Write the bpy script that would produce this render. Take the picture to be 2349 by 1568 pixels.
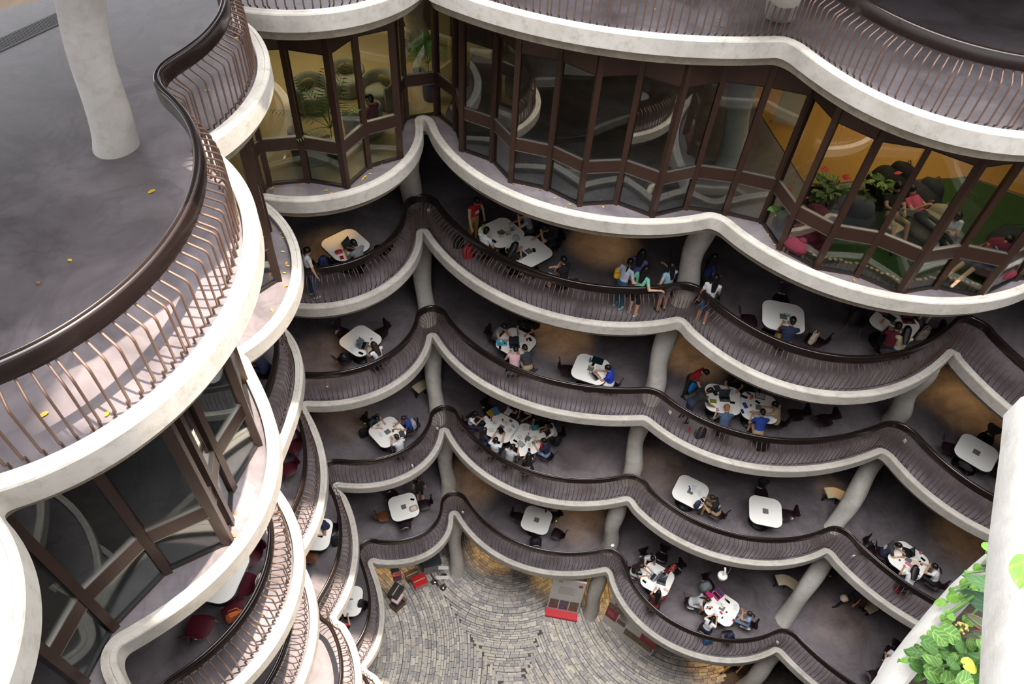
import bpy, bmesh, math, random
import numpy as np
from mathutils import Vector, Matrix
from mathutils.geometry import tessellate_polygon

random.seed(7); np.random.seed(7)
for o in list(bpy.data.objects): bpy.data.objects.remove(o)
SC = bpy.context.scene
C = SC.collection
PI = math.pi

# ------------------------------------------------------------------ camera
W, H, FPX, XN, YN, HC = 2349.0, 1568.0, 1655.0, 1057.0, 2233.0, 29.94
dn = np.array([XN-W/2, YN-H/2, FPX]); dn /= np.linalg.norm(dn)
upv = -dn
zc = np.array([0, 0, 1.0]); fy = zc-np.dot(zc, upv)*upv; fy /= np.linalg.norm(fy)
RC = np.stack([np.cross(fy, upv), fy, upv], 1)          # camera(x right,y down,z fwd) = RC @ world
def un(px, py, z):
    r = RC.T @ np.array([px-W/2, py-H/2, FPX]); t = (HC-z)/-r[2]
    return Vector((r[0]*t, r[1]*t, z))
cam = bpy.data.cameras.new('camera'); camo = bpy.data.objects.new('camera', cam); C.objects.link(camo)
cam.sensor_fit = 'HORIZONTAL'; cam.sensor_width = 36; cam.lens = FPX/W*36; cam.clip_start = .05; cam.clip_end = 300
ax, ay, az = RC[0], -RC[1], -RC[2]
camo.matrix_world = Matrix(((ax[0], ay[0], az[0], 0), (ax[1], ay[1], az[1], 0), (ax[2], ay[2], az[2], HC), (0, 0, 0, 1)))
SC.camera = camo

# ------------------------------------------------------------------ light
SC.view_settings.view_transform = 'Standard'; SC.view_settings.look = 'None'
SC.view_settings.exposure = 0.0; SC.view_settings.gamma = 1.0; SC.view_settings.use_curve_mapping = False
wd = bpy.data.worlds.new('sky'); SC.world = wd; wd.use_nodes = True
wd.node_tree.nodes['Background'].inputs[0].default_value = (.93, .95, 1.0, 1); wd.node_tree.nodes['Background'].inputs[1].default_value = 2.2
SUN_DIR = Vector((-.24, -.09, -1.0))
sl = bpy.data.lights.new('sun', 'SUN'); sl.energy = 14.0; sl.angle = math.radians(.6); sl.color = (1.0, .86, .70)
so = bpy.data.objects.new('sun', sl); C.objects.link(so); so.location = (14, 14, 70); so.rotation_euler = SUN_DIR.to_track_quat('-Z', 'Y').to_euler()
def area(name, loc, sx, sy, e, col, spread=180):
    l = bpy.data.lights.new(name, 'AREA'); l.shape = 'RECTANGLE'; l.size = sx; l.size_y = sy; l.energy = e; l.color = col; l.spread = math.radians(spread)
    o = bpy.data.objects.new(name, l); C.objects.link(o); o.location = loc; return o
area('added_fill_light', (3.2, 8.5, 52.0), 70, 64, 64000, (1.0, .985, .97), 98)  # added overhead fill that brightens the atrium, not a real roof lamp
def spot(px, py, lev, e=120, size=62, col=(1, .60, .22)):
    f = (lev-1)*4.0; p = un(px, py, f)
    l = bpy.data.lights.new('downlight', 'SPOT'); l.energy = e*1.9; l.spot_size = math.radians(size); l.spot_blend = 1; l.color = col; l.shadow_soft_size = .05
    o = bpy.data.objects.new('downlight', l); C.objects.link(o); o.location = (p.x, p.y, f+3.5)

# ------------------------------------------------------------------ materials
MATS = {}
def mat(name, col, rough=.6, metal=0.0, var=0.0, scale=4.0, bump=0.0, col2=None, detail=6, spec=.5, emit=None, coat=0.0):
    if name in MATS: return MATS[name]
    m = bpy.data.materials.new(name); m.use_nodes = True; nt = m.node_tree; b = nt.nodes['Principled BSDF']
    b.inputs['Roughness'].default_value = rough; b.inputs['Metallic'].default_value = metal
    b.inputs['Specular IOR Level'].default_value = spec; b.inputs['Coat Weight'].default_value = coat
    col = tuple(col)
    if var > 0 or col2:
        tc = nt.nodes.new('ShaderNodeNewGeometry' if scale > 0 and False else 'ShaderNodeTexCoord')
        n = nt.nodes.new('ShaderNodeTexNoise'); n.inputs['Scale'].default_value = scale; n.inputs['Detail'].default_value = detail
        nt.links.new(tc.outputs['Object'], n.inputs['Vector'])
        r = nt.nodes.new('ShaderNodeValToRGB')
        c2 = col2 or tuple(min(1, c*(1+var)) for c in col)
        c1 = col if col2 else tuple(c*(1-var) for c in col)
        r.color_ramp.elements[0].position = .32; r.color_ramp.elements[1].position = .68
        r.color_ramp.elements[0].color = (*c1, 1); r.color_ramp.elements[1].color = (*c2, 1)
        nt.links.new(n.outputs['Fac'], r.inputs['Fac']); nt.links.new(r.outputs['Color'], b.inputs['Base Color'])
        if bump:
            bp = nt.nodes.new('ShaderNodeBump'); bp.inputs['Strength'].default_value = bump; bp.inputs['Distance'].default_value = .02
            nt.links.new(n.outputs['Fac'], bp.inputs['Height']); nt.links.new(bp.outputs['Normal'], b.inputs['Normal'])
    else:
        b.inputs['Base Color'].default_value = (*col, 1)
    if emit:
        b.inputs['Emission Color'].default_value = (*col, 1); b.inputs['Emission Strength'].default_value = emit
    MATS[name] = m; return m
def s2l(r, g, b):
    f = lambda c: c/12.92 if c <= .04045 else ((c+.055)/1.055)**2.4
    return (f(r/255), f(g/255), f(b/255))
def rgb(name, r, g, b, rough=.6, **k): return mat(name, s2l(r, g, b), rough, **k)

def stained(name, c1, c2, c3, s1, s2, rough, bump=.05, veins=0.0, roughvar=.1):
    m = bpy.data.materials.new(name); m.use_nodes = True; nt = m.node_tree; b = nt.nodes['Principled BSDF']
    tc = nt.nodes.new('ShaderNodeTexCoord')
    n1 = nt.nodes.new('ShaderNodeTexNoise'); n1.inputs['Scale'].default_value = s1; n1.inputs['Detail'].default_value = 8; n1.inputs['Roughness'].default_value = .62; n1.inputs['Distortion'].default_value = 1.2
    n2 = nt.nodes.new('ShaderNodeTexNoise'); n2.inputs['Scale'].default_value = s2; n2.inputs['Detail'].default_value = 6; n2.inputs['Roughness'].default_value = .7
    for n in (n1, n2): nt.links.new(tc.outputs['Object'], n.inputs['Vector'])
    r1 = nt.nodes.new('ShaderNodeValToRGB'); r1.color_ramp.elements[0].position = .33; r1.color_ramp.elements[1].position = .66
    r1.color_ramp.elements[0].color = (*c1, 1); r1.color_ramp.elements[1].color = (*c2, 1)
    nt.links.new(n1.outputs['Fac'], r1.inputs['Fac'])
    r2 = nt.nodes.new('ShaderNodeValToRGB'); r2.color_ramp.elements[0].position = .5; r2.color_ramp.elements[1].position = .75
    r2.color_ramp.elements[0].color = (0, 0, 0, 1); r2.color_ramp.elements[1].color = (.75, .75, .75, 1)
    nt.links.new(n2.outputs['Fac'], r2.inputs['Fac'])
    mx = nt.nodes.new('ShaderNodeMixRGB'); nt.links.new(r2.outputs['Color'], mx.inputs['Fac']); nt.links.new(r1.outputs['Color'], mx.inputs['Color1']); mx.inputs['Color2'].default_value = (*c3, 1)
    out = mx.outputs['Color']
    if veins:
        w = nt.nodes.new('ShaderNodeTexNoise'); w.inputs['Scale'].default_value = .55; w.inputs['Detail'].default_value = 3; w.inputs['Distortion'].default_value = 2.5
        nt.links.new(tc.outputs['Object'], w.inputs['Vector'])
        r3 = nt.nodes.new('ShaderNodeValToRGB'); e = r3.color_ramp.elements; e[0].position = .455; e[1].position = .545
        e[0].color = e[1].color = (1, 1, 1, 1); k = r3.color_ramp.elements.new(.5); k.color = (1-veins,)*3+(1,)
        nt.links.new(w.outputs['Fac'], r3.inputs['Fac'])
        m2 = nt.nodes.new('ShaderNodeMixRGB'); m2.blend_type = 'MULTIPLY'; m2.inputs['Fac'].default_value = 1
        nt.links.new(out, m2.inputs['Color1']); nt.links.new(r3.outputs['Color'], m2.inputs['Color2']); out = m2.outputs['Color']
    nt.links.new(out, b.inputs['Base Color'])
    mr = nt.nodes.new('ShaderNodeMapRange'); mr.inputs['To Min'].default_value = rough-roughvar; mr.inputs['To Max'].default_value = rough+roughvar
    nt.links.new(n1.outputs['Fac'], mr.inputs['Value']); nt.links.new(mr.outputs['Result'], b.inputs['Roughness'])
    if bump:
        bp = nt.nodes.new('ShaderNodeBump'); bp.inputs['Strength'].default_value = bump; bp.inputs['Distance'].default_value = .02
        nt.links.new(n2.outputs['Fac'], bp.inputs['Height']); nt.links.new(bp.outputs['Normal'], b.inputs['Normal'])
    MATS[name] = m; return m
M_FLOOR = stained('polished_concrete', s2l(90, 84, 88), s2l(130, 123, 128), s2l(104, 97, 101), .6, 3.2, .36, .02, .16)
M_KERB = stained('cast_concrete', s2l(174, 169, 161), s2l(198, 193, 186), s2l(150, 141, 130), .8, 6.0, .8, .25)
M_COL = stained('column_concrete', s2l(184, 179, 172), s2l(206, 202, 195), s2l(166, 159, 150), .7, 3.5, .75, .25, .05)
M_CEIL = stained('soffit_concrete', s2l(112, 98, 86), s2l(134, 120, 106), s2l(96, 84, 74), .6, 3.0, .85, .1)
M_WALLD = mat('dark_inner_wall', s2l(46, 38, 34), .8, var=.2, scale=1.0)
M_CARPET = mat('ochre_carpet', s2l(168, 128, 66), .95, var=.14, scale=60, bump=.4)
M_TAN = mat('tan_carpet', s2l(176, 156, 112), .95, var=.10, scale=60, bump=.4)
M_TURF = mat('green_turf', s2l(46, 74, 30), .95, var=.5, scale=55, bump=.8)
M_RAIL = mat('bronze_handrail', s2l(38, 29, 27), .24, .22, var=.06, scale=3, coat=.25)
M_BAL = mat('bronze_baluster', s2l(106, 82, 70), .42, .2, var=.16, scale=.6)
M_FRAME = mat('bronze_frame', s2l(66, 46, 37), .38, .3, var=.08, scale=2)
M_BEAD = mat('aluminium_bead', s2l(140, 134, 130), .4, .8)
M_CHROME = mat('chrome', (.62, .62, .62), .18, 1.0)
M_BLACK = rgb('black_plastic', 22, 22, 24, .45)
M_DARK = rgb('dark_metal', 34, 33, 35, .4, metal=.3)
M_WHITE = rgb('white_laminate', 246, 244, 240, .38)
M_PAPER = rgb('paper', 240, 240, 240, .8)
M_GREY = rgb('hub_grey', 108, 108, 106, .5)
M_SILVER = rgb('silver_shell', 160, 162, 165, .35, metal=.6)
def glass(name, tint, ior=1.5, base=.02):
    m = bpy.data.materials.new(name); m.use_nodes = True; nt = m.node_tree
    for n in list(nt.nodes): nt.nodes.remove(n)
    o = nt.nodes.new('ShaderNodeOutputMaterial'); t = nt.nodes.new('ShaderNodeBsdfTransparent'); g = nt.nodes.new('ShaderNodeBsdfGlossy')
    t.inputs['Color'].default_value = (*tint, 1); g.inputs['Roughness'].default_value = .004; g.inputs['Color'].default_value = (.95, .97, .96, 1)
    f = nt.nodes.new('ShaderNodeLayerWeight'); pw = nt.nodes.new('ShaderNodeMath'); pw.operation = 'POWER'; pw.inputs[1].default_value = 4.0; nt.links.new(f.outputs['Facing'], pw.inputs[0])
    ad = nt.nodes.new('ShaderNodeMath'); ad.operation = 'MULTIPLY_ADD'; ad.use_clamp = True; ad.inputs[1].default_value = .85; ad.inputs[2].default_value = base; nt.links.new(pw.outputs[0], ad.inputs[0])
    x = nt.nodes.new('ShaderNodeMixShader'); nt.links.new(ad.outputs[0], x.inputs[0]); nt.links.new(t.outputs[0], x.inputs[1]); nt.links.new(g.outputs[0], x.inputs[2]); nt.links.new(x.outputs[0], o.inputs['Surface'])
    MATS[name] = m; return m
M_GLASS = glass('window_glass', (.70, .73, .72), 1.5, .06)
M_CLEAR = glass('clear_plastic', (.86, .88, .88), 1.4, .03)

# ------------------------------------------------------------------ mesh builder
class MB:
    def __init__(s): s.v = []; s.f = []; s.m = []; s.sm = []
    def add(s, v, f, mi=0, smooth=False):
        k = len(s.v); s.v += [tuple(p) for p in v]
        for q in f: s.f.append([i+k for i in q]); s.m.append(mi); s.sm.append(smooth)
        return s
    def box(s, c, d, rz=0.0, mi=0, M=None, taper=1.0):
        x, y, z = (q/2 for q in d); vs = []
        for sz in (-1, 1):
            t = taper if sz > 0 else 1
            for sx, sy in ((-1, -1), (1, -1), (1, 1), (-1, 1)): vs.append(Vector((sx*x*t, sy*y*t, sz*z)))
        R = Matrix.Rotation(rz, 3, 'Z')
        vs = [(M @ v if M else R @ v+Vector(c)) for v in vs]
        return s.add(vs, [(0, 3, 2, 1), (4, 5, 6, 7), (0, 1, 5, 4), (1, 2, 6, 5), (2, 3, 7, 6), (3, 0, 4, 7)], mi)
    def loft(s, rings, cap=True, mi=0, smooth=True, close=True):
        n = len(rings[0]); v = [p for r in rings for p in r]; f = []
        for i in range(len(rings)-1):
            for j in range(n if close else n-1):
                k = (j+1) % n; f.append((i*n+j, i*n+k, (i+1)*n+k, (i+1)*n+j))
        s.add(v, f, mi, smooth)
        if cap:
            s.add(rings[0], [tuple(range(n-1, -1, -1))], mi); s.add(rings[-1], [tuple(range(n))], mi)
        return s
    def tube(s, pts, r, n=8, mi=0, cap=True, flat=1.0):
        pts = [Vector(p) for p in pts]; rs = r if isinstance(r, (list, tuple)) else [r]*len(pts); rings = []; prev = None
        for i, p in enumerate(pts):
            t = (pts[min(i+1, len(pts)-1)]-pts[max(i-1, 0)]); t = t.normalized() if t.length > 1e-9 else Vector((0, 0, 1))
            if prev is None: a = t.orthogonal().normalized()
            else:
                a = prev-t*prev.dot(t); a = a.normalized() if a.length > 1e-6 else t.orthogonal().normalized()
            prev = a; b = t.cross(a)
            rings.append([p+(a*math.cos(2*PI*j/n)+b*math.sin(2*PI*j/n)*flat)*rs[i] for j in range(n)])
        return s.loft(rings, cap, mi)
    def lathe(s, prof, n=16, c=(0, 0, 0), mi=0, smooth=True, sx=1, sy=1):
        rings = [[(c[0]+r*sx*math.cos(2*PI*j/n), c[1]+r*sy*math.sin(2*PI*j/n), c[2]+z) for j in range(n)] for r, z in prof]
        return s.loft(rings, True, mi, smooth)
    def ell(s, c, r, nu=10, nv=7, mi=0, M=None, fn=None):
        rings = []
        for i in range(nv+1):
            a = -PI/2+PI*i/nv; a = max(min(a, PI/2-.05), -PI/2+.05); ring = []
            for j in range(nu):
                b = 2*PI*j/nu; d = Vector((math.cos(a)*math.cos(b), math.cos(a)*math.sin(b), math.sin(a)))
                k = fn(d) if fn else 1.0
                p = Vector((d.x*r[0]*k, d.y*r[1]*k, d.z*r[2]*k)); p = M @ p if M else p
                ring.append(p+Vector(c))
            rings.append(ring)
        return s.loft(rings, True, mi)
    def prism(s, poly, z0, z1, mi=0, mtop=None):
        n = len(poly); v = [(x, y, z0) for x, y in poly]+[(x, y, z1) for x, y in poly]
        s.add(v, [(i, (i+1) % n, (i+1) % n+n, i+n) for i in range(n)], mi)
        s.add([(x, y, z1) for x, y in poly], [tuple(range(n))], mi if mtop is None else mtop)
        return s.add([(x, y, z0) for x, y in poly], [tuple(range(n-1, -1, -1))], mi)
    def mesh(s, name, mats):
        me = bpy.data.meshes.new(name); me.from_pydata(s.v, [], s.f)
        for m in (mats if isinstance(mats, (list, tuple)) else [mats]): me.materials.append(m)
        me.polygons.foreach_set('material_index', s.m); me.polygons.foreach_set('use_smooth', s.sm); me.update()
        return me
    def build(s, name, mats, parent=None, sharp=None, loc=None, rz=0):
        me = s.mesh(name, mats)
        if sharp: me.set_sharp_from_angle(angle=math.radians(sharp))
        return inst(name, me, parent, loc, rz)
def inst(name, me, parent=None, loc=None, rz=0):
    o = bpy.data.objects.new(name, me); C.objects.link(o)
    if parent: o.parent = parent
    if loc is not None: o.location = loc
    if rz: o.rotation_euler = (0, 0, rz)
    return o
LABELS = {}
def tag(o, label, cat, group=None):
    o['label'] = label; o['category'] = cat
    if group: o['group'] = group
    LABELS[label] = LABELS.get(label, 0)+1
    return o
def struct(o, kind='structure'): o['kind'] = kind; return o
def thing(name, label, cat, loc=(0, 0, 0), rz=0, group=None):
    o = bpy.data.objects.new(name, None); C.objects.link(o); o.location = loc; o.rotation_euler = (0, 0, rz); o.empty_display_size = .1
    return tag(o, label, cat, group)
def empty(name, loc=(0, 0, 0), rz=0, parent=None):
    o = bpy.data.objects.new(name, None); C.objects.link(o); o.location = loc; o.rotation_euler = (0, 0, rz); o.empty_display_size = .1
    if parent: o.parent = parent
    return o
def Z(lev): return (lev-1)*4.0
# ------------------------------------------------------------------ atrium rings: circular bays per level (centre x, y, radius)
PODS = ['N', 'L', 'M', 'A', 'B', 'C', 'D', 'E', 'S']
BAY = {'N': 'near left', 'L': 'big left', 'M': 'inner left', 'A': 'back left', 'B': 'middle', 'C': 'right', 'D': 'far right', 'E': 'near right', 'S': 'near'}
FLR = {2: 'lowest balcony', 3: 'third balcony down', 4: 'second balcony down', 5: 'top open balcony', 6: 'glazed floor', 7: 'upper terrace'}
E_, S_, N_ = (18.5, 1.5, 5.0), (4.5, -4.4, 5.2), (-5.5, .9, 1.9)
ARC = {
 7: [(-5.38, 1.16, 1.90), (-6.24, 5.54, 3.28), (-7.14, 9.61, 3.14), (-4.72, 14.72, 2.59), (2.31, 19.99, 7.57), (7.87, 13.58, 3.49), (17.0, 13.6, 5.4), E_, S_],
 6: [(-5.6, .95, 1.9), (-6.39, 5.35, 2.97), (-7.12, 9.50, 2.99), (-5.19, 14.76, 2.68), (2.11, 17.20, 4.92), (8.17, 15.08, 4.53), (17.3, 14.4, 5.2), E_, S_],
 5: [N_, (-6.59, 5.30, 2.89), (-8.85, 9.38, 4.08), (-5.63, 15.53, 2.82), (2.39, 18.87, 5.90), (8.07, 15.49, 4.26), (17.31, 14.60, 5.98), E_, S_],
 4: [N_, (-7.36, 5.45, 3.30), (-9.48, 9.17, 4.75), (-5.76, 15.65, 3.16), (2.63, 19.19, 6.40), (8.01, 17.27, 5.79), (15.65, 13.98, 4.47), E_, S_],
 3: [N_, (-6.35, 5.48, 2.94), (-8.40, 9.21, 4.13), (-4.91, 14.81, 2.78), (2.33, 17.29, 5.25), (8.40, 15.67, 5.22), (16.36, 14.49, 6.43), E_, S_],
 2: [N_, (-5.6, 5.4, 2.77), (-7.21, 9.00, 3.51), (-3.83, 13.33, 2.13), (2.37, 16.24, 4.94), (8.15, 12.78, 4.13), (15.5, 13.3, 6.67), E_, S_]}
KPX = {
 7: {'N': [(15,1568),(30,1533),(45,1473),(54,1398),(56,1339),(52,1309),(42,1267),(24,1225),(0,1184)], 'L': [(0,1126),(95,1087),(178,1051),(255,1006),(322,961),(383,914),(446,853),(510,773),(542,719),(580,640),(592,560),(590,500),(575,440),(548,385)], 'M': [(497,318),(544,285),(584,239),(607,199),(620,159),(617,123),(603,90),(588,68)], 'A': [(574,27),(632,34),(708,32),(785,23),(846,11),(886,0)], 'B': [(1096,5),(1173,25),(1272,51),(1372,70),(1471,81),(1604,91),(1740,96),(1802,92)], 'C': [(1802,92),(1823,98),(1848,122),(1894,156),(1955,193),(2047,239),(2139,272),(2231,295),(2349,315)]},
 6: {'N': [(298,1568),(283,1542),(275,1515)], 'L': [(286,1479),(328,1449),(388,1407),(448,1363),(507,1315),(561,1261),(591,1213),(615,1160),(627,1115),(635,1067),(638,1019),(631,965),(612,904),(590,853),(567,821)], 'M': [(561,808),(600,775),(640,748),(661,706),(681,665),(690,631),(692,594),(687,563),(673,533),(650,498),(620,469)], 'A': [(610,456),(693,462),(785,450),(861,425),(922,386),(959,340),(973,297),(968,277)], 'B': [(981,285),(1008,330),(1042,367),(1091,407),(1140,435),(1173,446),(1239,471),(1305,491),(1372,504),(1471,514),(1570,507),(1620,501),(1647,494)], 'C': [(1649,499),(1667,511),(1700,541),(1761,581),(1851,623),(1942,656),(2032,682),(2123,695),(2213,695),(2289,686),(2349,671)]},
 5: {'L': [(574,1550),(612,1506),(643,1463),(671,1407),(689,1338),(696,1273),(692,1236),(680,1189),(658,1145),(632,1111)], 'M': [(641,1048),(663,992),(682,945),(692,882),(694,849),(691,813),(676,773),(649,747)], 'A': [(669,704),(722,708),(783,700),(834,686),(885,661),(926,631),(953,596),(965,563),(970,537)], 'B': [(977,541),(992,564),(1017,593),(1056,625),(1094,650),(1132,674),(1190,700),(1247,720),(1304,735),(1350,746),(1404,749),(1457,748),(1502,745),(1539,740),(1555,739)], 'C': [(1568,746),(1582,761),(1600,779),(1650,817),(1701,845),(1752,868),(1803,887),(1854,901),(1905,909),(1956,911),(2008,907),(2059,893),(2110,872),(2148,847),(2174,824),(2186,816)], 'D': [(2193,823),(2214,844),(2244,877),(2283,913),(2334,956),(2349,966)]},
 4: {'L': [(696,1568),(711,1525),(724,1478),(730,1422),(724,1379),(714,1329),(699,1298)], 'M': [(699,1260),(729,1205),(743,1155),(750,1105),(749,1052),(739,1015),(716,959),(704,937)], 'A': [(714,931),(747,930),(801,925),(854,910),(908,885),(952,850),(976,816),(990,782)], 'B': [(995,776),(1006,794),(1024,817),(1040,832),(1060,850),(1097,878),(1135,898),(1191,923),(1247,942),(1303,953),(1360,960),(1416,964),(1460,963),(1480,962)], 'C': [(1486,966),(1500,980),(1531,1002),(1562,1020),(1602,1039),(1664,1059),(1725,1074),(1786,1081),(1848,1081),(1909,1074),(1951,1063),(1989,1050),(2022,1040)], 'D': [(2043,1050),(2078,1094),(2130,1137),(2180,1175),(2294,1237)]},
 3: {'L': [(829,1568),(829,1531),(820,1494),(808,1460),(792,1432)], 'M': [(773,1413),(798,1366),(815,1316),(823,1267),(820,1223),(811,1180),(795,1139)], 'A': [(778,1117),(810,1119),(880,1114),(922,1100),(964,1077),(992,1051),(1009,1023),(1018,997)], 'B': [(1022,995),(1029,1007),(1041,1026),(1060,1048),(1082,1072),(1110,1093),(1152,1116),(1203,1139),(1254,1153),(1305,1159),(1356,1160),(1420,1153),(1436,1148)], 'C': [(1455,1165),(1480,1195),(1524,1224),(1568,1248),(1613,1268),(1657,1283),(1701,1293),(1757,1298),(1812,1295),(1856,1283),(1896,1270)], 'D': [(1912,1283),(1960,1333),(2011,1373),(2061,1408),(2108,1438)]},
 2: {'L': [(876,1566),(861,1544)], 'M': [(842,1525),(870,1478),(882,1428),(882,1391),(873,1344),(862,1306),(856,1295)], 'A': [(868,1294),(909,1293),(960,1284),(999,1266),(1022,1241),(1034,1213),(1041,1190)], 'B': [(1045,1185),(1055,1197),(1075,1225),(1106,1256),(1152,1284),(1203,1305),(1254,1317),(1305,1321),(1356,1317),(1387,1311)], 'C': [(1400,1336),(1422,1382),(1449,1418),(1484,1449),(1526,1478),(1568,1499),(1610,1512),(1652,1519),(1694,1520),(1735,1514),(1780,1496)], 'D': [(1792,1506),(1823,1533),(1860,1563)]},
}

def ring(l, step=.11):
    """closed kerb line of a level: traced bays joined by rounded cusps; returns (point, normal into the building, bay index)"""
    segs = []
    for k, pod in enumerate(PODS):
        cx, cy, r = ARC[l][k]; c = Vector((cx, cy)); pts = KPX[l].get(pod)
        if pts and len(pts) > 3 and pod != 'D':
            P = [Vector(un(px, py, Z(l)+.12)[:2]) for px, py in pts]
            ang = np.unwrap([math.atan2(p.y-cy, p.x-cx) for p in P]); rad = np.array([(p-c).length for p in P])
            w = np.gradient(ang); deg = 4 if len(P) > 8 else (3 if len(P) > 5 else 2)
            a0, a1 = ang[0], ang[-1]
            ex0, ex1 = EXT.get((l, pod), (0, 0))
            aa = np.concatenate([[a0-ex0] if ex0 else [], ang, [a1+ex1] if ex1 else []]); rr = np.concatenate([[r] if ex0 else [], rad, [r] if ex1 else []])
            co = np.polyfit(aa-aa.mean(), rr, deg); a0 -= ex0; a1 += ex1
            n = max(6, int(r*(a1-a0)/step)); S = []
            for i in range(n+1):
                a = a0+(a1-a0)*i/n; q = np.polyval(co, a-aa.mean()); S.append(c+Vector((math.cos(a), math.sin(a)))*q)
        else:
            a0, a1 = GEN[pod]
            if pts and pod == 'D': p0 = un(*pts[0], Z(l)+.12); a0 = math.atan2(p0.y-cy, p0.x-cx) % (2*PI)
            while a1 < a0: a1 += 2*PI
            n = max(6, int(r*(a1-a0)/step)); S = [c+Vector((math.cos(a0+(a1-a0)*i/n), math.sin(a0+(a1-a0)*i/n)))*r for i in range(n+1)]
        segs.append(S)
    out = []
    ns = len(segs); turn = []
    def o3(p, q, r): return (q-p).x*(r-p).y-(q-p).y*(r-p).x
    for k in range(ns):                                  # cut crossing tails
        A, B = segs[k], segs[(k+1) % ns]
        hit = [(i, j) for i in range(max(0, len(A)-14), len(A)-1) for j in range(min(14, len(B)-1)) if o3(A[i], A[i+1], B[j])*o3(A[i], A[i+1], B[j+1]) < 0 and o3(B[j], B[j+1], A[i])*o3(B[j], B[j+1], A[i+1]) < 0]
        if hit: i, j = hit[0]; del A[i:]; del B[:j+2]
    for k in range(ns):
        A, B = segs[k], segs[(k+1) % ns]
        t0 = (A[-1]-A[-2]).normalized(); t1 = (B[1]-B[0]).normalized(); turn.append(math.acos(max(-1, min(1, t0.dot(t1)))))
    for k in range(ns):
        if turn[k] < 1.9 and PODS[k] in 'ABC':          # blunt cusp: shorten both bays a little before rounding
            A, B = segs[k], segs[(k+1) % ns]
            while len(A) > 4 and (A[-1]-B[0]).length < .16: A.pop()
            while len(B) > 4 and (A[-1]-B[0]).length < .30: B.pop(0)
    for k in range(ns):
        A, B = segs[k], segs[(k+1) % ns]
        out += [(p, k) for p in A]
        t0 = (A[-1]-A[-2]).normalized(); t1 = (B[1]-B[0]).normalized(); d = (B[0]-A[-1]).length
        m = d if (turn[k] < 1.9 or PODS[k] in 'DES') else max(.52, d*1.7)
        for j in range(1, 22):
            t = j/22; h = (2*t**3-3*t*t+1, t**3-2*t*t+t, -2*t**3+3*t*t, t**3-t*t)
            out.append((A[-1]*h[0]+t0*m*h[1]+B[0]*h[2]+t1*m*h[3], k if j < 11 else (k+1) % ns))
    res = []; n = len(out)
    for i in range(n):
        p = out[i][0]; a = out[i-1][0]; b = out[(i+1) % n][0]; t = b-a
        if t.length < 1e-6: t = Vector((0, 1))
        t.normalize(); res.append((p, Vector((-t.y, t.x)), out[i][1]))
    return res
GEN = {'N': (-1.0, .75), 'L': (-.9, .75), 'M': (-.5, .8), 'A': (3.6, 5.9), 'B': (3.5, 5.6), 'C': (3.6, 5.8), 'D': (3.5, 4.55), 'E': (2.3, 3.6), 'S': (.95, 2.3)}
EXT = {(7, 'N'): (.3, 0), (7, 'L'): (0, .1), (7, 'A'): (.05, .75), (7, 'B'): (.14, 0), (7, 'C'): (0, 1.0), (6, 'C'): (0, .5), (5, 'L'): (.35, 0), (4, 'L'): (.5, 0), (3, 'L'): (.7, 0)}
RING = {l: ring(l) for l in ARC}
OUTER = [(3+24*math.cos(2*PI*i/56), 9+24*math.sin(2*PI*i/56)) for i in range(56)]
def plate(mb, hole, outer, z, down=False, mi=0):
    polys = [[Vector((x, y, 0)) for x, y in outer], [Vector((p.x, p.y, 0)) for p in hole]]
    v = [p for q in polys for p in q]; t = tessellate_polygon(polys); f = []
    for a, b, c in t:
        nz = (v[b]-v[a]).cross(v[c]-v[a]).z
        f.append((a, b, c) if (nz > 0) != down else (a, c, b))
    mb.add([(p.x, p.y, z) for p in v], f, mi)
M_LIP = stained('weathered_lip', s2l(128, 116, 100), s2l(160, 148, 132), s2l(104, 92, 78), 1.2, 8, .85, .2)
KPROF = [(.22, -.41), (.13, -.40), (.115, -.24), (.0, -.20), (0, .095), (.012, .118), (.075, .124), (.083, .112), (.098, .112), (.106, .124), (.185, .118), (.195, .10), (.195, -.05)]
for l in (2, 3, 4, 5, 6, 7):
    z = Z(l); R = RING[l]; mb = MB()
    plate(mb, [p+n*.06 for p, n, i in R], OUTER, z, False, 0)
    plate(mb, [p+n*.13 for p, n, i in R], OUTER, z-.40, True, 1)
    struct(mb.build('floor', [M_FLOOR, M_CEIL]))
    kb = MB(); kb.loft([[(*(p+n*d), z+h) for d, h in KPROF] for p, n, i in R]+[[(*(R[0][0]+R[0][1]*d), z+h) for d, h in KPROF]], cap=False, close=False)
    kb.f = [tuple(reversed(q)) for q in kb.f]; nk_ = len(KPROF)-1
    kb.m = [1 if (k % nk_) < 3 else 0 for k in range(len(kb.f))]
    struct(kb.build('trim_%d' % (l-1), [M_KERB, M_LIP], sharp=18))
# bronze railings, one per bay and level
def fil_path(pts, r=.03, k=4):
    out = [Vector(pts[0])]
    for i in range(1, len(pts)-1):
        p = Vector(pts[i]); a = (Vector(pts[i-1])-p); b = (Vector(pts[i+1])-p)
        ra = min(r, a.length*.45, b.length*.45); a = p+a.normalized()*ra; b = p+b.normalized()*ra
        for j in range(k+1):
            t = j/k; out.append(a*(1-t)**2+p*2*t*(1-t)+b*t*t)
    return out+[Vector(pts[-1])]
bal_me = MB().tube(fil_path([(0, .30, .0), (0, .30, .10), (0, .225, .13), (0, .225, .79), (0, .435, .90), (0, .435, 1.0)], .05, 3), .0145, 6, cap=False).mesh('baluster', M_BAL)
bal_far = MB().tube(fil_path([(0, .30, .0), (0, .30, .10), (0, .225, .13), (0, .225, .79), (0, .435, .90), (0, .435, 1.0)], .05, 1), .0115, 5, cap=False).mesh('baluster', M_BAL)
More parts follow.
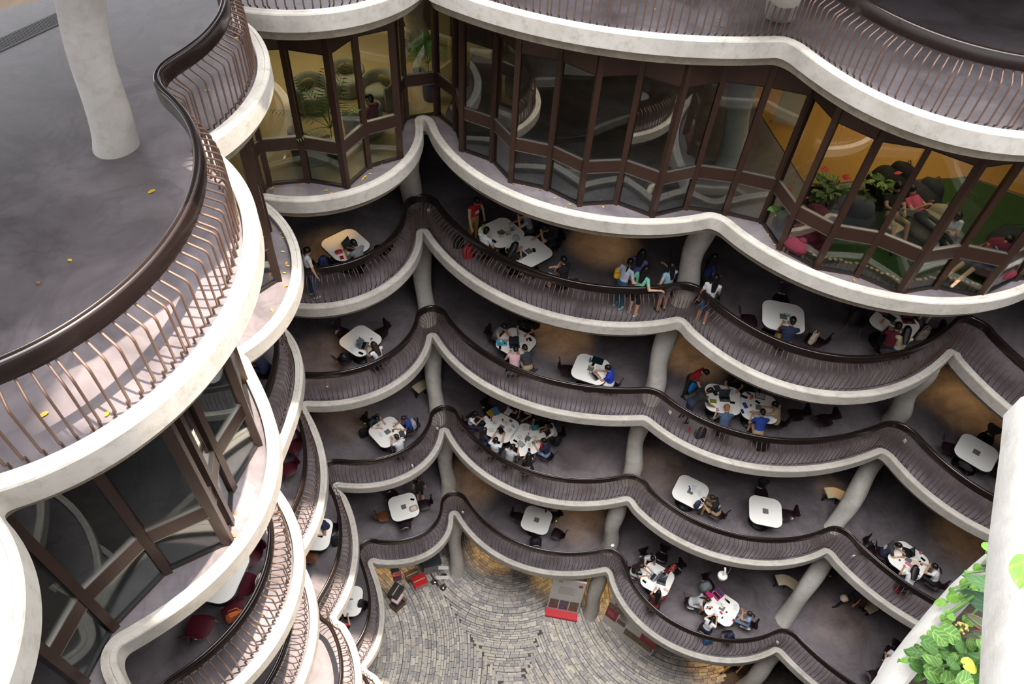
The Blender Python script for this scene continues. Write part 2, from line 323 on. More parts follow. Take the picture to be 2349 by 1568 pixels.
HPROF = [(.486, .935), (.388, .935), (.386, 1.135), (.397, 1.155), (.412, 1.162), (.425, 1.155), (.448, 1.155), (.462, 1.162), (.477, 1.155), (.488, 1.135)]
def rail_line(l, off=.435):
    R = RING[l]; P = []
    for p, nn, i in R:
        q = p+nn*off
        if P and (q-P[-1][0]).dot(Vector((nn.y, -nn.x))) < .004: continue
        P.append([q, i])
    pts = []                                              # resample evenly, then relax the tight corners
    for (a, i), (b, j) in zip(P, P[1:]+P[:1]):
        n = max(1, int(round((b-a).length/.07)))
        pts += [[a.lerp(b, k/n), i] for k in range(n)]
    for _ in range(5):
        q = [p[0] for p in pts]
        for k in range(len(pts)): pts[k][0] = q[k]*.5+(q[k-1]+q[(k+1) % len(q)])*.25
    res = []
    for k in range(len(pts)):
        t = (pts[(k+1) % len(pts)][0]-pts[k-1][0]).normalized(); res.append((pts[k][0], Vector((-t.y, t.x)), pts[k][1]))
    return res
def clear_rail(lev, p, gap):
    if lev not in RAILP: return p
    q, nn, i = min(RAILP[lev], key=lambda r: (r[0].x-p.x)**2+(r[0].y-p.y)**2); s = (Vector((p.x, p.y))-q).dot(nn)
    if (Vector((p.x, p.y))-q).length < 1.0 and s < gap: p = p+Vector((nn.x, nn.y, 0))*(gap-s)
    return p
def railing(l, pod, R):
    pi = PODS.index(pod); n = len(R)
    st = next(k for k in range(n) if R[k][2] == pi and R[k-1][2] != pi); seq = []
    k = st
    while R[k % n][2] == pi: seq.append(R[k % n]); k += 1
    seq.append(R[k % n]); z = Z(l)
    t = thing('railing', 'bronze railing with bent balusters along the %s bay of the %s' % (BAY[pod], FLR[l]), 'railing', (seq[0][0].x, seq[0][0].y, z), 0, 'balcony railings')
    o = seq[0][0]
    mb = MB().loft([[(*(p+nn*(d-.435)-o), h) for d, h in HPROF] for p, nn, i in seq], cap=True)
    mb.build('handrail', M_RAIL, t, sharp=50)
    if pod in 'NES' and not (pod == 'N' and l == 7): return
    acc = [0]
    for a, b in zip(seq, seq[1:]): acc.append(acc[-1]+(b[0]-a[0]).length)
    pat = [.14, .14, .125, .14, .07, .14, .14, .14]; s = .05; q = 0; j = 0
    while s < acc[-1]-.02:
        while acc[j+1] < s: j += 1
        f = (s-acc[j])/max(1e-6, acc[j+1]-acc[j]); nn = (seq[j][1]*(1-f)+seq[j+1][1]*f).normalized(); p = seq[j][0].lerp(seq[j+1][0], f)-nn*.435-o
        inst('baluster', bal_me if l == 7 or (l == 5 and pod == 'L') else bal_far, t, (p.x, p.y, 0), math.atan2(-nn.x, nn.y))
        s += pat[q % 8]; q += 1
RAILP = {}
for l in (7, 5, 4, 3, 2):
    RL = RAILP[l] = rail_line(l)
    for pod in ('NLMABC' if l == 7 else 'LMABCD'): railing(l, pod, RL)

# ------------------------------------------------------------------ columns
def column(lev, base, top, r=.29, label=''):
    z0 = Z(lev); b = un(*base, z0); t = un(*top, z0+2.75); t = b+(t-b)*(3.62/2.75); ph = random.uniform(0, 6)
    rings = []; b = b.copy()
    for i in range(19):
        f = i/18; c = b.lerp(Vector((t.x, t.y, z0+3.62)), f); w = .055*math.sin(f*PI*3+ph)
        rr = r*(1+.07*math.sin(f*PI*3.4+ph*2)+(.02 if i == 0 else 0))
        rings.append([(c.x+w*math.cos(ph)+rr*math.cos(2*PI*j/24)*(1+.05*math.sin(3*2*PI*j/24+f*5+ph)), c.y+w*math.sin(ph)+rr*math.sin(2*PI*j/24)*(1+.05*math.sin(3*2*PI*j/24+f*5+ph)), c.z) for j in range(24)])
    struct(MB().loft(rings).build('column', M_COL))
for a in [(5, (946, 470), (938, 372)), (4, (978, 738), (966, 545)), (3, (1003, 962), (990, 785)), (2, (1026, 1128), (1022, 1004)), (1, (1048, 1312), (1044, 1200)),
          (7, (1790, 40), (1800, -200)), (6, (1668, 385), (1722, 130)), (5, (1562, 690), (1612, 528)), (4, (1493, 915), (1532, 752)), (3, (1443, 1102), (1470, 975)), (2, (1394, 1258), (1416, 1165)), (1, (1352, 1408), (1374, 1326)),
          (4, (2042, 968), (2105, 872)), (3, (1912, 1212), (2012, 1052)), (2, (1797, 1422), (1888, 1290)), (1, (1695, 1590), (1772, 1505)),
          (6, (957, 95), (944, -40)), (5, (2230, 560), (2290, 430))]: column(*a)
b7 = un(262, 335, 24); t7 = un(185, 0, 25.95); d7 = (t7-b7)/1.95
rings = []
for i in range(25):
    f = i/24*4.0; c = b7+d7*f; w = .035*math.sin(f*3.0+.6); rr = .272*(1+.06*math.sin(f*2.4+2.0))+(.015 if i == 0 else 0)
    rings.append([(c.x+w+rr*math.cos(2*PI*j/32)*(1+.03*math.sin(3*2*PI*j/32+f*2)), c.y+rr*math.sin(2*PI*j/32)*(1+.03*math.sin(3*2*PI*j/32+f*2)), c.z) for j in range(32)])
struct(MB().loft(rings).build('column', M_COL))

# ------------------------------------------------------------------ glazed floor: zigzag windows
def facets(pts, n0):
    P = [un(px, py, 20.0) for px, py in pts]
    for i in range(len(P)-1):
        a, b = P[i], P[i+1]; d = b-a; L = d.length; rz = math.atan2(d.y, d.x)
        w = empty('window_%d' % (n0+i), a, rz); struct(w)
        def pt(nm, x0, x1, z0, z1, th, m, par=w): return MB().box(((x0+x1)/2, 0, (z0+z1)/2), (x1-x0, th, z1-z0)).build(nm, m, par)
        pt('mullion', -.055, .055, 0.0, 3.6, .15, M_FRAME)
        if i == len(P)-2: pt('mullion', L-.055, L+.055, 0.0, 3.6, .15, M_FRAME)
        pt('sill', .055, L-.055, 0, .05, .07, M_FRAME)
        pt('transom', .055, L-.055, .87, 1.15, .07, M_FRAME)
        pt('header_panel', .055, L-.055, 3.08, 3.6, .07, M_FRAME)
        pt('pane', .055, L-.055, .06, .86, .012, M_GLASS)
        pt('pane', .055, L-.055, 1.16, 3.07, .012, M_GLASS)
        for zz in (.86, 1.16): pt('bead', .06, L-.06, zz-.010, zz+.010, .074, M_BEAD)
        for zz in (.055, 3.07): pt('bead', .06, L-.06, zz-.008, zz+.008, .074, M_DARK)
    return n0+len(P)-1
n = facets([(191, 1568), (260, 1437), (385, 1307), (524, 1243), (526, 1200), (531, 1121), (591, 1019), (560, 880), (500, 800)], 1)
n = facets([(500, 800), (573, 684), (638, 643), (616, 529), (601, 441)], n)
n = facets([(601, 441), (620, 424), (708, 416), (795, 430), (846, 384), (919, 363), (919, 295), (933, 272), (1003, 263), (1047, 298)], n)
n = facets([(1047, 298), (1061, 345), (1130, 370), (1172, 416), (1255, 434), (1328, 470), (1413, 466), (1494, 496), (1572, 478), (1661, 490)], n)
n = facets([(1661, 490), (1747, 510), (1788, 570), (1869, 615), (1966, 632), (2061, 673), (2143, 659), (2244, 680), (2325, 640), (2420, 640)], n)
# floor finishes, inner walls of the glazed floor
def fill_poly(name, pts, z, m, th=.02):
    mb = MB(); mb.prism([(p[0], p[1]) for p in pts], z, z+th); return struct(mb.build(name, m))
def inset_poly(pod_pts, far):
    return [un(px, py, 20) for px, py in pod_pts]+[Vector(f) for f in far]
g = [(600, 428), (621, 417), (708, 409), (792, 423), (843, 380), (912, 358), (912, 296), (930, 267), (1002, 257), (1020, 266)]
fill_poly('floor', inset_poly(g, [(-1.6, 20.5), (-4.5, 21.6), (-10, 21), (-11, 15), (-8, 12.6)]), 20.0, M_TAN)
g = [(1795, 560), (1872, 606), (1966, 624), (2061, 664), (2143, 650), (2244, 671), (2325, 632), (2420, 632)]
fill_poly('floor', inset_poly(g, [(13.5, 13.5), (10.6, 15.2), (8.4, 14.4), (6.9, 14.1)]), 20.0, M_TURF, .035)
fill_poly('floor', [(6.6, 14.2), (7.6, 14.6), (10.8, 15.2), (14, 13.5), (16, 18), (10, 22), (5.5, 20)], 20.0, M_CARPET)
wb = MB(); 
for q in ([(-9.2, 19.2), (-6, 20.3), (-3.2, 20.2), (-1.2, 19.3)], [(6.0, 21.5), (10, 22.5), (16, 19)]):
    for a, b in zip(q, q[1:]):
        d = Vector(b)-Vector(a); m = (Vector(a)+Vector(b))/2
        wb.box((m.x, m.y, 21.9), (d.length, .1, 3.4), math.atan2(d.y, d.x), 0)
        wb.box((m.x, m.y-.12, 20.1), (d.length, .2, .22), math.atan2(d.y, d.x), 1)
struct(wb.build('wall_inner', [M_WALLD, rgb('cream_skirting', 214, 200, 160)]))
# cream partition and door seen through the middle bay glass
pw = un(1140, 95, 20); MB().box((pw.x+.2, pw.y+1.0, 21.7), (.9, .08, 3.3), .2).build('partition_panel', rgb('cream_panel', 220, 206, 170))
tag(bpy.data.objects['partition_panel'], 'cream partition panel behind the leftmost panes of the middle glazed bay', 'partition')
p = un(1790, 330, 20); tag(MB().box((p.x+.3, p.y+.9, 21.5), (.7, .07, 3.0), -.3).build('door_panel', rgb('pale_door', 196, 188, 160)), 'pale door panel behind the glass between middle and right bays', 'door')
# outer enclosure, added light-blocking wall, ground, upper terrace slab, added sun blocker
ow = MB(); ow.loft([[(x, y, z) for x, y in OUTER] for z in (0, 23.6)], cap=False); ow.f = [tuple(reversed(q)) for q in ow.f]
struct(ow.build('wall_outer', M_WALLD))
wk = MB()  # added unseen wall, keeps side daylight off the right terrace floor
for a, b in (((-3, 21.5), (4, 22.0)), ((4, 22.0), (12, 20.5)), ((12, 20.5), (19, 16)), ((19, 16), (22, 8))):
    d = Vector(b)-Vector(a); m = (Vector(a)+Vector(b))/2; wk.box((m.x, m.y, 25.8), (d.length, .2, 3.6), math.atan2(d.y, d.x))
struct(wk.build('light_block_wall', M_WALLD))
M_GROUT = mat('paving_joint', s2l(84, 78, 72), .9, var=.2, scale=6)
gp = MB(); gp.add([(x, y, -.03) for x, y in OUTER], [tuple(range(len(OUTER)))]); struct(gp.build('floor', M_GROUT))
up = MB(); hole8 = []
for p, nn, i in RING[7]:
    if i in (3, 4, 5): hole8.append(p+nn*.15)
hole8 = [Vector(q) for q in ((-5.0, 2.2), (-4.5, 3.4), (-3.9, 4.3), (-3.61, 4.67), (-3.42, 4.85), (-3.0, 5.6), (-2.62, 6.4), (-2.62, 6.9), (-3.0, 7.8), (-3.84, 8.25), (-3.35, 9.1), (-3.08, 10.0), (-3.2, 10.8), (-4.0, 11.7))]+hole8+[Vector((12.8, 10.5)), Vector((12.5, 2.6)), Vector((2.6, 2.2)), Vector((1.75, .95)), Vector((.75, .15)), Vector((-1.8, .15))]
OUT8 = [(3.5+15*math.cos(2*PI*i/40), 9.5+13.5*math.sin(2*PI*i/40)) for i in range(40)]
plate(up, hole8, OUT8, 27.58, True); plate(up, hole8, OUT8, 28.0, False)
up.loft([[(p.x, p.y, z) for p in hole8] for z in (27.58, 28.0)], cap=False, smooth=False)
struct(up.build('overhead_slab', M_CEIL))
cp = MB(); BIG = [(-60, -55), (66, -55), (66, 75), (-60, 75)]; HS = [Vector(q) for q in ((2.5, 6.3), (15.5, 6.3), (15.5, 12.95), (2.5, 12.95))]  # added unseen sheet high above; its opening limits where the sun falls
plate(cp, HS, BIG, 53.0, True); plate(cp, HS, BIG, 53.3, False)
struct(cp.build('overhead_slab', rgb('sun_blocker_white', 225, 225, 222)))
# drain grating and pale strip at the outer edge of the terrace
gr = thing('drain_grating', 'long slotted grey drain grating across the terrace floor at top left', 'grating', (0, 0, 0))
a, b = un(-40, 122, 24.0), un(170, 26, 24.0); d = (b-a); L = d.length*1.25; rz = math.atan2(d.y, d.x)
gr.location = (a.x, a.y, 24.0); gr.rotation_euler = (0, 0, rz)
MB().box((L/2, -.17, .006), (L, .03, .012)).box((L/2, .17, .006), (L, .03, .012)).build('frame', rgb('grate_grey', 120, 118, 120), gr)
sme = MB().box((0, 0, .005), (.016, .31, .010)).mesh('slat', rgb('grate_grey', 120, 118, 120))
MB().box((L/2, 0, .002), (L, .31, .004)).build('channel', rgb('grate_dark', 40, 39, 40), gr)
for k in range(int(L/.034)): inst('slat', sme, gr, (.02+k*.034, 0, .003))
for px, py, lev, e, sz in [(1385, 562, 5, 150, 40), (1290, 772, 4, 150, 42), (1590, 816, 4, 150, 42), (2235, 930, 4, 190, 52), (2140, 880, 4, 90, 44), (745, 822, 4, 50, 42), (1330, 1192, 2, 90, 42), (1085, 1103, 2, 80, 44), (1505, 1085, 3, 50, 40), (1925, 1432, 2, 40, 44), (765, 575, 5, 90, 40), (790, 965, 3, 40, 42), (2215, 1240, 3, 70, 46), (1910, 1128, 3, 60, 24), (1335, 1075, 3, 25, 46)]:
    spot(px, py, lev, e, sz)
for px, py in [(1130, 1262), (1272, 1312), (1394, 1372), (1640, 1528), (890, 1300)]: spot(px, py, 1, 170, 44)
area('lounge_lamp', (-5.6, 17.2, 23.3), 3.5, 3, 170, (1, .80, .52))
area('lounge_lamp', (9.2, 16.6, 23.3), 4.5, 3.5, 190, (1, .74, .40))
area('lounge_lamp', (8.6, 12.9, 23.3), 2.5, 1.2, 50, (1, .86, .62))

# ------------------------------------------------------------------ ground paving: stones laid in bands
SM = [mat('stone_%d' % i, s2l(*c), .75, var=.18, scale=5, bump=.3) for i, c in enumerate(((182, 177, 172), (194, 187, 178), (168, 164, 162), (204, 197, 186), (176, 171, 168), (156, 152, 151), (190, 182, 168)))]
gc = un(1165, 1225, 0); CEN = [(Vector((-7.2, 9.0)), 3.3), (Vector((gc.x, gc.y)), .6), (Vector((8.1, 12.9)), 3.3)]
def zone(p):
    d = [(p-c).length-r for c, r in CEN]; d[1] *= .8; return d.index(min(d))
stones = []
for ci, (c, r0) in enumerate(CEN):
    r = r0-1.2
    while r < 11:
        wd_ = random.uniform(.085, .135)
        if r > .3:
            a = 2.2+random.uniform(0, .3)
            while a < 2.2+2*PI:
                ln = random.uniform(.20, .46); da = ln/r; p = c+Vector((math.cos(a+da/2), math.sin(a+da/2)))*r
                if 8.0 < p.y < 17.5 and -6 < p.x < 9.5 and zone(p) == ci: stones.append((p, a+da/2+PI/2, ln-.015, wd_-.012))
                a += da
        r += wd_
def vis(p):
    q = RC @ np.array([p.x, p.y, -HC]); u, v = q[0]/q[2]*FPX+W/2, q[1]/q[2]*FPX+H/2
    return u, v
near = sorted(stones, key=lambda s: (vis(s[0])[0]-1090)**2+(vis(s[0])[1]-1470)**2*1.5)
pf = empty('floor'); struct(pf); sms = [[None]*3 for _ in SM]
for i, m in enumerate(SM):
    for j, hgt in enumerate((.0, .006, .012)): sms[i][j] = MB().box((0, 0, -.01), (1, 1, .05), taper=.97).mesh('stone', m)
for p, a, ln, w_ in near[:300]:
    o = inst('stone', sms[random.randrange(len(SM))][0], pf, (p.x, p.y, random.uniform(-.012, .002)), a); o.scale = (ln, w_, 1)
rest = [MB() for _ in SM]
rs = MB()
for p, a, ln, w_ in near[300:]: rs.box((p.x, p.y, -.012+random.uniform(-.008, .006)), (ln, w_, .05), a, random.randrange(len(SM)))
struct(rs.build('paving_stones', SM, pf), 'stuff')
# ------------------------------------------------------------------ people
VOX = .015
def ik(S, T, l1, l2, hint):
    S, T = Vector(S), Vector(T); d = T-S; L = min(d.length, (l1+l2)*.995); u = d.normalized(); T = S+u*L
    a = (l1*l1-l2*l2+L*L)/(2*L); h = math.sqrt(max(0, l1*l1-a*a)); q = Vector(hint); q = q-u*q.dot(u); q = q.normalized() if q.length > 1e-4 else u.orthogonal()
    return S+u*a+q*h, T
# regions: 0 skin 1 torso 2 upper sleeve 3 lower upper-arm 4 forearm 5 hips 6 thigh 7 calf 8 shoe 9 dark 10 lips
def make_pose(name, seat=True, lean=.2, hl=.3, hz=0.0, hands=None, legs=None, twist=0.0, elbow=(.5, -.3, -1), hipz=None, fem=False, recl=None):
    """joint layout in local space: faces +y, origin on the floor under the pelvis"""
    hz0 = hipz if hipz is not None else (.555 if seat else .93)
    P = Vector((0, 0, hz0)); up = Vector((0, math.sin(lean), math.cos(lean))); fw = Vector((0, math.cos(lean), -math.sin(lean)))
    rt = Vector((1, 0, 0)); tw = Matrix.Rotation(twist, 3, up)
    waist = P+up*.16; chest = P+up*.33; nb = P+up*.47
    sw = .165 if fem else .19
    sh = {s: P+up*.435+tw @ (rt*s*sw) for s in (-1, 1)}
    hu = (up*math.cos(hl)+fw*math.sin(hl)).normalized(); hf = (fw*math.cos(hl)-up*math.sin(hl)).normalized()
    hm = Matrix.Rotation(hz+twist*.6, 3, hu); hf = hm @ hf; hr = hf.cross(hu)
    nk = nb+up*.055; hd = nk+hu*.125+hf*.022
    mb = MB(); prims = []
    def cap(a, b, ra, rb, reg, fx=1.0, split=None):
        a, b = Vector(a), Vector(b); d = b-a; L = d.length; u = d/max(L, 1e-6); pts = []; rs = []
        for t in (-.96, -.7, -.35): pts.append(a+u*ra*t); rs.append(ra*math.sqrt(1-t*t))
        for t in (0, .33, .66, 1): pts.append(a+d*t); rs.append(ra+(rb-ra)*t)
        for t in (.35, .7, .96): pts.append(b+u*rb*t); rs.append(rb*math.sqrt(1-t*t))
        mb.tube(pts, rs, 12); prims.append((a, b, ra, rb, reg, split))
    def ellp(c, r, M, reg):
        mb.ell(c, r, 14, 9, M=M); a = Vector(c); k = max(r); prims.append((a, a+Vector((0, 0, .001)), sum(r)/3, sum(r)/3, reg, None))
    TM = Matrix((tw @ rt, tw @ fw, up)).transposed(); PM = Matrix((rt, fw, up)).transposed()
    w = .92 if fem else 1.0
    # torso as overlapping elliptical sections
    def sect(c0, rx, ry, M): return [c0+M @ Vector((rx*math.cos(2*PI*j/18), ry*math.sin(2*PI*j/18), 0)) for j in range(18)]
    prof = [(-.10, .10, .07), (-.06, .155, .105), (.02, .165, .115), (.10, .148*w, .105), (.18, .140*w, .100), (.27, .158*w, .110), (.36, .172*w, .112), (.42, .155*w, .095), (.46, .10, .075), (.485, .06, .055)]
    mb.loft([sect(P+up*h, rx, ry, PM if h < .12 else TM) for h, rx, ry in prof])
    prims.append((P-up*.02, P+up*.04, .15, .15, 5, None)); prims.append((P+up*.16, P+up*.40, .145, .15, 1, None))
    cap(sh[-1], sh[1], .058, .058, 1)
    cap(nb-up*.02, nk+hu*.06, .052, .048, 0)
    HM = Matrix((hr, hf, hu)).transposed()
    ellp(hd+hu*.02-hf*.012, (.074, .092, .088), HM, 0); ellp(hd-hu*.045+hf*.022, (.056, .066, .070), HM, 0)
    cap(hd+hf*.088-hu*.005, hd+hf*.104-hu*.03, .009, .013, 0)
    for s in (-1, 1): ellp(hd+hr*s*.076-hu*.012-hf*.012, (.010, .018, .028), HM, 0)
    fing = MB()
    for s in (-1, 1):
        T = Vector(hands[0 if s < 0 else 1]); el, T = ik(sh[s], T, .275, .25, (s*elbow[0], elbow[1], elbow[2]))
        cap(sh[s], el, .050 if fem else .056, .040, 2, split=.55); cap(el, T, .040, .027, 4)
        d = (T-el).normalized(); dd = Vector((d.x*.8, d.y, d.z*.35-.12)).normalized() if T.z < sh[s].z else d
        side = dd.cross(Vector((0, 0, 1))); side = side.normalized() if side.length > .1 else Vector((1, 0, 0))
        nrm = side.cross(dd).normalized(); pc = T+dd*.045
        ellp(pc, (.036, .050, .016), Matrix((side, dd, nrm)).transposed(), 0)
        for k, (off, ln) in enumerate(((-.027, .062), (-.009, .074), (.009, .078), (.027, .070))):
            b0 = pc+dd*.036+side*off; b1 = b0+dd*ln*.55-nrm*.008; b2 = b1+dd*ln*.38-nrm*.022
            fing.tube([b0, b1, b2], [.0085, .008, .006], 5)
        ts = -side*s if True else side; b0 = pc+ts*.030-dd*.015; b1 = b0+ts*.028+dd*.025; fing.tube([b0, b1, b1+dd*.028-nrm*.008], [.010, .009, .007], 5)
    for s in (-1, 1):
        hip = P+rt*s*.088-up*.02
        if legs: kn, an = Vector(legs[s][0]), Vector(legs[s][1])
        elif seat: kn, an = Vector((s*.12, .43, hz0-.03)), Vector((s*.12, .40, .095))
        else: kn, an = Vector((s*.095, .01, .50)), Vector((s*.10, -.01, .09))
        cap(hip, kn, .086, .058, 6); cap(kn, an, .056, .040, 7)
        fd = (legs[s][2] if legs and len(legs[s]) > 2 else Vector((s*.15, 1, 0))); fd = Vector(fd).normalized()
        cap(an+Vector((0, 0, -.045))-fd*.035, an+Vector((0, 0, -.058))+fd*.13, .038, .032, 8)
    me = mb.mesh('body_src', M_BLACK); o = bpy.data.objects.new('tmp', me); C.objects.link(o)
    m = o.modifiers.new('r', 'REMESH'); m.mode = 'VOXEL'; m.voxel_size = VOX
    m2 = o.modifiers.new('s', 'SMOOTH'); m2.factor = .5; m2.iterations = 3
    dg = bpy.context.evaluated_depsgraph_get(); body = bpy.data.meshes.new_from_object(o.evaluated_get(dg)); bpy.data.objects.remove(o)
    nv = len(body.vertices); co = np.empty(nv*3); body.vertices.foreach_get('co', co); co = co.reshape(-1, 3)
    faces = [tuple(p.vertices) for p in body.polygons]; fa = np.array([q if len(q) == 4 else q+(q[-1],) for q in faces]); cen = co[fa].mean(1)
    best = np.full(len(cen), 1e9); reg = np.zeros(len(cen), int)
    for a, b, ra, rb, rg, sp in prims:
        a, b = np.array(a), np.array(b); d = b-a; t = np.clip(((cen-a) @ d)/max(d @ d, 1e-12), 0, 1); dist = np.linalg.norm(cen-(a+t[:, None]*d), axis=1)-(ra+(rb-ra)*t)
        r_ = np.full(len(cen), rg)
        if sp: r_ = np.where(t > sp, 3, rg)
        m_ = dist < best; best[m_] = dist[m_]; reg[m_] = r_[m_]
    bpy.data.meshes.remove(body)
    out = MB(); out.v = [tuple(p) for p in co]; out.f = [list(q) for q in faces]; out.m = reg.tolist(); out.sm = [True]*len(faces)
    out.add(fing.v, fing.f, 0, True)
    for s in (-1, 1):
        out.ell(hd+hr*s*.031+hf*.079+hu*.008, (.012, .008, .007), 6, 4, 9, HM); out.ell(hd+hr*s*.031+hf*.083+hu*.026, (.016, .006, .004), 6, 4, 9, HM)
    out.ell(hd+hf*.084-hu*.062, (.020, .007, .006), 6, 4, 10, HM)
    mesh = out.mesh('body', [M_BLACK]*11)
    return dict(me=mesh, head=hd, HM=HM, chest=chest, up=up, fw=fw, P=P)
L3 = lambda *a: {-1: a[0], 1: a[1]}
POSE = {
 'type': make_pose('type', lean=.22, hl=.35, hands=((-.10, .46, .79), (.10, .46, .79))),
 'write': make_pose('write', lean=.45, hl=.5, hands=((-.20, .44, .77), (.10, .50, .77)), twist=.12),
 'phone': make_pose('phone', lean=.12, hl=.55, hands=((-.05, .36, .93), (.05, .36, .93)), fem=True),
 'rest': make_pose('rest', lean=.40, hl=.25, hands=((-.03, .40, .98), (.14, .50, .77)), twist=-.15, fem=True),
 'sit': make_pose('sit', lean=.05, hl=.2, hands=((-.14, .33, .66), (.14, .33, .66)), hz=.25),
 'hunch': make_pose('hunch', lean=.65, hl=.45, hands=((-.18, .52, .78), (.16, .58, .78))),
 'reach': make_pose('reach', lean=.35, hl=.2, hands=((-.30, .72, .80), (.12, .44, .78)), twist=-.2),
 'tablet': make_pose('tablet', lean=.0, hl=.35, hands=((-.14, .56, .98), (.14, .56, .98))),
 'cross': make_pose('cross', lean=.12, hl=.2, hands=((.10, .30, .90), (-.08, .32, .86)), elbow=(.8, .1, -.8), fem=True),
 'stand': make_pose('stand', seat=False, lean=.03, hl=.25, hands=((-.26, .02, .80), (.24, .10, .82)), fem=True),
 'chat': make_pose('chat', seat=False, lean=.05, hl=.2, hands=((-.24, .05, .82), (.12, .30, 1.0)), hz=.4, fem=True),
 'point': make_pose('point', seat=False, lean=.06, hl=.12, hands=((-.30, .10, .92), (.16, .56, 1.20)), hz=.2, fem=True),
 'railarm': make_pose('railarm', seat=False, lean=.15, hl=.2, hands=((-.14, .18, 1.0), (.50, .16, 1.16)), hz=.5, fem=True),
 'lean': make_pose('lean', seat=False, lean=.75, hl=.2, hands=((-.20, .62, .79), (.20, .66, .79)), legs={-1: ((-.11, .04, .50), (-.12, -.08, .09)), 1: ((.11, .02, .50), (.12, -.04, .09))}),
 'bend': make_pose('bend', seat=False, lean=.5, hl=.4, hands=((-.34, .34, .72), (.18, .50, .80))),
 'rest_hand': make_pose('rest_hand', seat=False, lean=.10, hl=.35, hands=((-.30, .10, .86), (.36, .36, .80)), elbow=(1, -.3, -.5)),
 'walk': make_pose('walk', seat=False, lean=.10, hl=.1, hands=((-.24, .22, .84), (.26, -.18, .84)), legs={-1: ((-.09, -.08, .52), (-.10, -.36, .16)), 1: ((.09, .26, .53), (.10, .40, .09))}),
 'lounge': make_pose('lounge', lean=-.75, hl=.75, hipz=.34, hands=((-.10, .18, .62), (.12, .18, .62)), legs={-1: ((-.12, .46, .52), (-.13, .70, .14)), 1: ((.14, .47, .44), (.16, .84, .13))}),
 'lie': make_pose('lie', lean=-1.15, hl=.9, hipz=.30, hands=((-.12, -.05, .60), (.14, .0, .62)), legs={-1: ((-.10, .46, .34), (-.12, .86, .14)), 1: ((.12, .46, .30), (.10, .88, .14))}, fem=True),
}
def hair_mesh(kind):
    mb = MB(); fn = lambda d: 1+.035*math.sin(9*d.x+5*d.y)*math.sin(7*d.z+4*d.y)
    mb.ell((0, -.020, .034), (.087, .103, .098), 16, 10, fn=fn)
    if kind == 'short': mb.ell((0, -.062, -.012), (.070, .050, .075), 12, 8, fn=fn)
    if kind in ('long', 'wavy'):
        k = 1.25 if kind == 'wavy' else 1.0
        rings = []
        for i in range(9):
            f = i/8; z = .05-.40*f; wx = (.084+.012*math.sin(f*PI))*k*(1-.35*f*f); wy = .040*(1-.45*f)+.012
            rings.append([(wx*math.cos(2*PI*j/14)*(1+.05*math.sin(5*j+f*9)), -.072-.03*f+wy*math.sin(2*PI*j/14), z) for j in range(14)])
        mb.loft(list(reversed(rings)))
        for s in (-1, 1): mb.tube([(s*.072, -.01, .04), (s*.086, -.01, -.05), (s*.082, .005, -.16), (s*.07, .02, -.25)], [.022, .026, .024, .012], 8)
    if kind == 'tail':
        mb.ell((0, -.062, -.005), (.068, .045, .07), 12, 8); mb.tube([(0, -.11, .05), (0, -.16, .02), (0, -.17, -.10), (0, -.15, -.24)], [.018, .030, .030, .008], 10)
    if kind == 'bun':
        mb.ell((0, -.062, -.005), (.068, .045, .07), 12, 8); mb.ell((0, -.095, .075), (.036, .034, .034), 10, 7, fn=fn)
    if kind == 'hat':
        mb = MB(); mb.ell((0, -.012, .05), (.092, .108, .082), 16, 9); mb.loft([[(.075*math.cos(a), .06+.095*math.sin(a), .040+dz-.02*math.cos(a)**2) for a in [PI*j/10 for j in range(11)]] for dz in (0, .006)], smooth=False)
        mb.ell((0, -.062, -.012), (.070, .050, .065), 12, 8)
    return mb
HAIRM = {'black': rgb('black_hair', 20, 17, 17, .42, var=.3, scale=30), 'brown': rgb('brown_hair', 52, 34, 26, .42, var=.3, scale=30), 'cap': rgb('tan_cap', 158, 104, 62, .8)}
HAIR = {(k, c): hair_mesh(k).mesh('hair', HAIRM[c]) for k in ('short', 'long', 'wavy', 'tail', 'bun') for c in ('black', 'brown')}
HAIR[('hat', 'cap')] = hair_mesh('hat').mesh('hair', HAIRM['cap'])
SKINS = [rgb('skin_a', 206, 160, 130, .5), rgb('skin_b', 190, 142, 112, .5), rgb('skin_c', 164, 116, 88, .5)]
COL = dict(black=(26, 26, 28), white=(226, 226, 228), grey=(128, 130, 134), lgrey=(172, 174, 178), navy=(32, 40, 68), blue=(34, 66, 150), sky=(150, 182, 200), slate=(66, 86, 112), red=(150, 24, 34), crimson=(176, 28, 40), green=(38, 58, 56), mint=(122, 196, 172), pink=(206, 166, 172), hot=(206, 84, 116), beige=(176, 154, 130), khaki=(168, 146, 110), ochre=(164, 128, 66), denim=(58, 84, 122), ldenim=(128, 152, 186), teal=(36, 76, 108), rust=(148, 68, 44), brown=(70, 44, 36), dgrey=(56, 60, 66), stripe=(178, 184, 202), royal=(30, 60, 178), dblue=(26, 34, 104), maroon=(96, 24, 40), cream=(200, 188, 160), lav=(88, 92, 150), floral=(150, 128, 140), white2=(206, 208, 212))
def cloth(c): return rgb('cloth_'+c, *COL[c], .85, var=.10, scale=14, bump=.15)
NPEOPLE = 0
